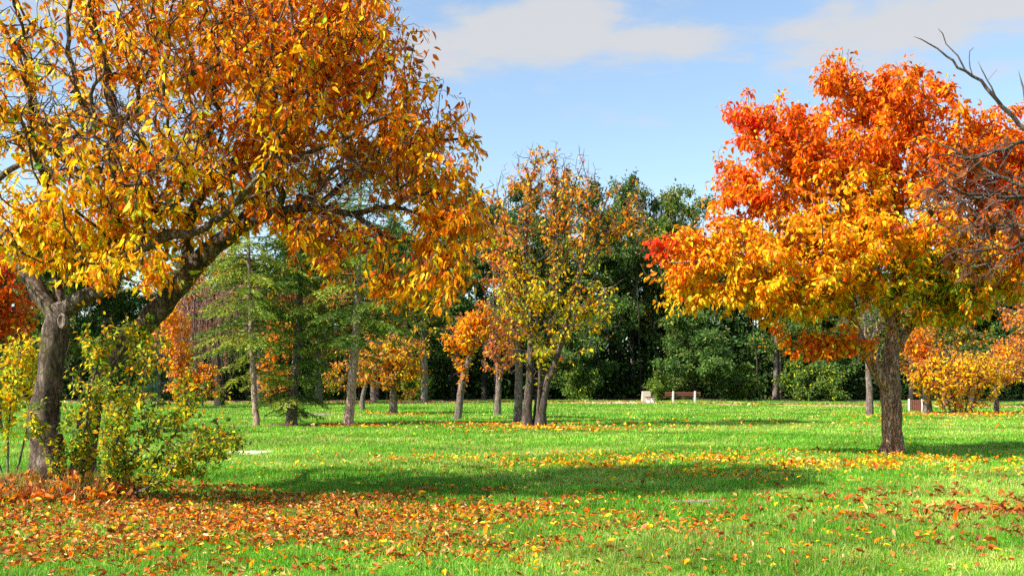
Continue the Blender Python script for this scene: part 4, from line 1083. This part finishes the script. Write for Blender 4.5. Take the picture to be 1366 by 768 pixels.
WOOD = [  # px, distance, kind, height scale, width scale, name, category, label
    (95, 97, 'tall', 1.0, 1.1, 'wood_tree', 'tree', 'dark tree deep in the wood above the leaning foreground trunk'),
    (250, 98, 'olive', .9, 1.1, 'wood_tree', 'tree', 'olive tree deep in the wood behind the golden brown tree'),
    (385, 97, 'olive', 1.0, 1.1, 'wood_tree', 'tree', 'olive tree deep in the wood above the middle conifer'),
    (535, 99, 'tall', 1.05, 1.1, 'wood_tree', 'tree', 'dark tree deep in the wood above the round golden tree'),
    (600, 98, 'tall', 1.12, 1.1, 'wood_tree', 'tree', 'dark tree deep in the wood behind the hanging tip of the golden crown'),
    (680, 99, 'tall', 1.27, 1.1, 'wood_tree', 'tree', 'dark tree deep in the wood behind the left side of the many stemmed crown'),
    (752, 97, 'olive', 1.29, 1.1, 'wood_tree', 'tree', 'olive tree deep in the wood behind the right side of the many stemmed crown'),
    (825, 101, 'tall', 1.29, 1.1, 'wood_tree', 'tree', 'dark tree deep in the wood right of the many stemmed crown'),
    (872, 100, 'olive', 1.31, .9, 'wood_tree', 'tree', 'olive tree deep in the wood against the sky left of the orange crown'),
    (925, 101, 'olive', 1.27, 1.0, 'wood_tree', 'tree', 'olive tree deep in the wood with its top touching the orange crown'),
    (1000, 99, 'tall', .95, 1.1, 'wood_tree', 'tree', 'dark tree deep in the wood behind the left half of the orange crown'),
    (1170, 97, 'olive', .9, 1.1, 'wood_tree', 'tree', 'olive tree deep in the wood behind the fork of the orange tree'),
    (1260, 98, 'tall', .95, 1.1, 'wood_tree', 'tree', 'dark tree deep in the wood above the yellow shrub'),
    (1350, 96, 'olive', 1.0, 1.2, 'wood_tree', 'tree', 'olive tree deep in the wood above the peach coloured tree'),
    (-45, 84, 'tall', .95, 1.0, 'wood_tree', 'tree', 'dark green wood tree at the left edge beyond the red tree'),
    (60, 82, 'olive', .95, 1.1, 'wood_tree', 'tree', 'olive green wood tree seen through the big golden tree, leftmost of the wood edge'),
    (140, 85, 'tall', .9, 1.05, 'wood_tree', 'tree', 'dark wood tree behind the foot of the leaning foreground tree'),
    (330, 88, 'tall', .72, 1.0, 'wood_tree', 'tree', 'dark wood tree behind the weeping tree'),
    (435, 86, 'tall', .80, 1.05, 'wood_tree', 'tree', 'dark green wood tree behind the conifers'),
    (505, 89, 'olive', .92, 1.05, 'wood_tree', 'tree', 'olive wood tree rising behind the round golden tree'),
    (566, 84, 'tall', .82, .9, 'wood_tree', 'tree', 'green wood tree between the round golden tree and the leaning small tree'),
    (602, 92, 'open', 1.0, .9, 'wood_tree', 'tree', 'thin wood trunk behind the leaning small tree'),
    (645, 87, 'tall', 1.08, 1.0, 'wood_tree', 'tree', 'tall dark wood tree topping the gap left of the many stemmed tree'),
    (715, 90, 'olive', 1.0, .9, 'wood_tree', 'tree', 'olive wood tree directly behind the many stemmed tree'),
    (775, 85, 'maple', .95, .9, 'wood_tree', 'tree', 'low dense green tree right behind the many stemmed tree'),
    (792, 92, 'tall', 1.14, 1.0, 'wood_tree', 'tree', 'tall dark green tree at the right shoulder of the many stemmed tree'),
    (842, 96, 'open', 1.22, 1.05, 'wood_tree', 'tree', 'open crowned wood tree with sky showing through above the litter bin'),
    (900, 94, 'olive', 1.24, 1.0, 'wood_tree', 'tree', 'olive topped tall tree against the sky above the brown bench'),
    (925, 83, 'maple', 1.0, 1.05, 'broad_tree', 'tree', 'broad low tree with layered green boughs just behind the brown bench'),
    (962, 95, 'tall', .92, .9, 'wood_tree', 'tree', 'dark wood tree right of the brown bench, mostly behind the orange tree'),
    (1032, 86, 'open', .86, 1.0, 'wood_tree', 'tree', 'two leaning wood trunks with thin foliage between bench and orange tree'),
    (1085, 88, 'maple', .98, .95, 'wood_tree', 'tree', 'dark low spreading tree left of the orange tree trunk'),
    (1120, 95, 'tall', .8, .95, 'wood_tree', 'tree', 'dark wood tree behind the left limb of the orange tree'),
    (1215, 84, 'olive', .75, 1.0, 'wood_tree', 'tree', 'olive wood tree behind the trunk of the orange tree'),
    (1300, 80, 'tall', .72, 1.1, 'wood_tree', 'tree', 'dark wood tree behind the yellow shrub'),
    (1385, 78, 'tall', .8, 1.1, 'wood_tree', 'tree', 'dark wood tree at the right edge beyond the peach coloured tree'),
    (1450, 74, 'olive', .9, 1.1, 'wood_tree', 'tree', 'olive wood tree beyond the right edge of the lawn'),
    (1108, 80, 'bush', 1.0, 1.0, 'bush', 'bush', 'low light green bush at the wood edge left of the orange tree trunk'),
    (430, 82, 'bush', .9, 1.1, 'bush', 'bush', 'low green bush at the wood edge behind the conifers'),
    (770, 83, 'bush', 1.1, 1.1, 'bush', 'bush', 'low green bush at the wood edge right of the many stemmed tree'),
    (880, 82, 'bush', .8, .9, 'bush', 'bush', 'low green bush touching the litter bin from behind'),
    (990, 84, 'bush', 1.0, 1.2, 'bush', 'bush', 'low green bush at the wood edge right of the brown bench'),
    (1065, 84, 'bush', 1.2, 1.2, 'bush', 'bush', 'green bush beside the two leaning wood trunks'),
    (560, 84, 'bush', 1.1, 1.1, 'bush', 'bush', 'green bush at the wood edge behind the round golden tree'),
]
for i, (px, Y, kind, sh, sw, name, cat, label) in enumerate(WOOD):
    b_ = base_at(px, Y)
    grp = 'bushes along the wood edge' if kind == 'bush' else 'trees along the wood edge'
    if kind not in PROTO:
        sk, lv, bark = KINDS[kind]
        root = thing(name, label, cat, (0, 0, 0), grp)
        parts = []
        parts.append(wood_mesh('stems' if kind == 'bush' else 'trunk', sk, .03, bark, 'dark_bark', root, None))
        parts.append(mesh_object('crown', lv[0], lv[1], M['green_leaf'], root, col=lv[2]))
        PROTO[kind] = (root, parts)
    else:
        src, parts = PROTO[kind]
        root = src.copy(); root.name = name; COL.objects.link(root)
        tag(root, label, cat, grp)
        for q in parts:
            c = q.copy(); COL.objects.link(c); c.parent = root
    root.location = b_; root.rotation_euler = (0, 0, i * 2.4 if kind != 'open' else (i % 3 - 1) * .4); root.scale = (sw, sw, sh)

# the depth of the wood behind those trees: understorey, canopy and stems reading as one mass
n = 480000
x = rng.uniform(-92, 92, n); y = 90 + 34 * rng.uniform(size=n)
z = rng.uniform(size=n) ** 1.5 * 9.0
k = rng.uniform(size=n) < np.clip(1.15 - z / 7.0 + .35 * vnoise(x, y, .25), .05, 1)
up = rng.uniform(size=n) < .05
z = np.where(up, 6 + 9 * rng.uniform(size=n), z); k |= up & (vnoise(x, y, .3, 1.) > -.05)
x, y, z = x[k], y[k], z[k]; n = len(x)
C = shade_jit(pick(dict(dark=.75, mid=.2, olive=.05), rng.uniform(size=n)), .3) * .8  # leaf colours kept extra dark, deepening the shade inside the wood
V, Fc, C = leaf_arrays(np.stack([x, y, z], -1), rng.normal(size=(n, 3)), rng.normal(size=(n, 3)) + np.array((0, 0, .6)), rng.uniform(.3, .6, n), rng.uniform(.22, .42, n), C, 'simple')
tag(mesh_object('far_woodland', V, Fc, M['green_leaf'], col=C), 'dark mass of leaves and undergrowth deep in the wood', 'woodland', kind='stuff')
s = Skeleton(20000)
for i in range(230):
    x0, y0 = rng.uniform(-92, 92), rng.uniform(89, 124); h = rng.uniform(9, 15); r = rng.uniform(.08, .2); l = rng.normal(0, .05)
    s.root([(x0, y0, -.1, r), (x0 + l * h * .5, y0, h * .5, r * .7), (x0 + l * h, y0, h, .03)], 1.2, .04)
s.r = s.R[:s.n].copy()
t = s.tubes(0, 9, 0)
tag(mesh_object('far_trunks', t[0], t[1], M['dark_bark'], smooth=True), 'thin dark trunks crowded deep in the wood', 'woodland', kind='stuff')
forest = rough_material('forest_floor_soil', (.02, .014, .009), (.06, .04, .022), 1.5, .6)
fx = np.linspace(-110, 110, 60); fy = np.linspace(0, 1, 12)
V = []
for a_ in fx:
    for q in fy:
        y_ = max(path_y(a_) + 6.5 + .8 * math.sin(a_ * .9) + .5 * math.sin(a_ * 2.3), 60) * (1 - q) + 150 * q
        V.append((a_, y_, float(ground_z(a_, y_)) + .02))
k = len(fy); a = (np.arange(len(fx) - 1)[:, None] * k + np.arange(k - 1)[None]).ravel()
tag(mesh_object('forest_floor', V, [np.stack([a, a + k, a + k + 1, a + 1], -1)], forest, smooth=True), kind='structure')

# ------------------------------------------------------------------ park furniture
def box(V, faces, c, size, taper=0.0, rot=0.0, tilt=0.0, bev=.012):
    """bevelled box: c is the centre, size full sizes; taper narrows the top; tilt leans about x"""
    sx_, sy_, sz_ = [q / 2 for q in size]; b = min(bev, sx_ * .45, sy_ * .45, sz_ * .45)
    lev = [(-sz_, b), (-sz_ + b, 0), (sz_ - b, 0), (sz_, b)]
    o = len(V); cr, sr = math.cos(rot), math.sin(rot); ct, st = math.cos(tilt), math.sin(tilt)
    for z, ins in lev:
        k = 1 - taper * (z + sz_) / (2 * sz_)
        X_, Y_ = sx_ * k, sy_ * k
        for px, py in ((-X_ + b, -Y_ + ins), (X_ - b, -Y_ + ins), (X_ - ins, -Y_ + b), (X_ - ins, Y_ - b), (X_ - b, Y_ - ins), (-X_ + b, Y_ - ins), (-X_ + ins, Y_ - b), (-X_ + ins, -Y_ + b)):
            y2, z2 = py * ct - z * st, py * st + z * ct
            V.append((c[0] + px * cr - y2 * sr, c[1] + px * sr + y2 * cr, c[2] + z2))
    for l in range(3):
        for i in range(8):
            j = (i + 1) % 8
            faces[0].append((o + l * 8 + i, o + l * 8 + j, o + l * 8 + 8 + j, o + l * 8 + 8 + i))
    faces[1].append(tuple(o + 7 - i for i in range(8))); faces[1].append(tuple(o + 24 + i for i in range(8)))


def part(name, mat, parent, boxes):
    V, f = [], ([], [])
    for b_ in boxes: box(V, f, **b_)
    return mesh_object(name, V, [np.array(f[0]), np.array(f[1])], mat, parent)


# brown bench seen from behind
bb = base_at(910, 76)
t = thing('park_bench', 'brown slatted park bench with pale concrete legs seen from behind', 'bench', bb); t.rotation_euler.z = .05
for sx_ in (-.70, .98):
    part('leg', M['white_concrete'], t, [dict(c=(sx_, -.02, .44), size=(.13, .12, .90), tilt=.10), dict(c=(sx_, .25, .36), size=(.11, .46, .10)), dict(c=(sx_, .44, .16), size=(.11, .10, .34))])
for z in (.60, .765):
    part('back_slat', M['bench_wood'], t, [dict(c=(.06, .075 - .10 * (z - .44), z), size=(2.75, .045, .135))])
for y_ in (.16, .30, .44):
    part('seat_slat', M['bench_wood'], t, [dict(c=(-.02, y_, .435), size=(2.78, .12, .045))])
# concrete litter bin
lb = base_at(862, 76)
t = thing('litter_bin', 'beige tapered concrete litter bin beside the end on bench', 'litter bin', lb)
V, f = [], ([], [])
box(V, f, (0, 0, .41), (.74, .66, .84), taper=.16, bev=.03)
mesh_object('bin_body', V, [np.array(f[0]), np.array(f[1])], M['concrete'], t)
part('bin_liner', M['bin_liner'], t, [dict(c=(0, 0, .835), size=(.44, .38, .03))])
# bench seen end-on
eb = base_at(868, 74.2)
t = thing('park_bench', 'backless bench with brown seat and pale legs seen almost end on', 'bench', eb); t.rotation_euler.z = 1.12
for sx_ in (-.6, .6):
    part('leg', M['white_concrete'], t, [dict(c=(sx_, 0, .19), size=(.11, .30, .40)), dict(c=(sx_, 0, .385), size=(.10, .42, .05))])
for y_ in (-.15, 0, .15):
    part('seat_slat', M['bench_wood'], t, [dict(c=(0, y_, .44), size=(1.75, .125, .05))])
# slatted bin at the right
rb_ = base_at(1221.5, 53)
t = thing('litter_bin', 'litter bin of brown wooden slats between white concrete sides', 'litter bin', rb_); t.rotation_euler.z = -.35
for sx_ in (-.33, .33):
    part('side_panel', M['white_concrete'], t, [dict(c=(sx_, 0, .34), size=(.10, .46, .70), bev=.03)])
for y_ in (-.19, .19):
    for q in range(5):
        part('slat', M['bench_wood'], t, [dict(c=(-.216 + .108 * q, y_, .35), size=(.096, .03, .58))])
part('bin_liner', M['bin_liner'], t, [dict(c=(0, 0, .33), size=(.50, .32, .54))])
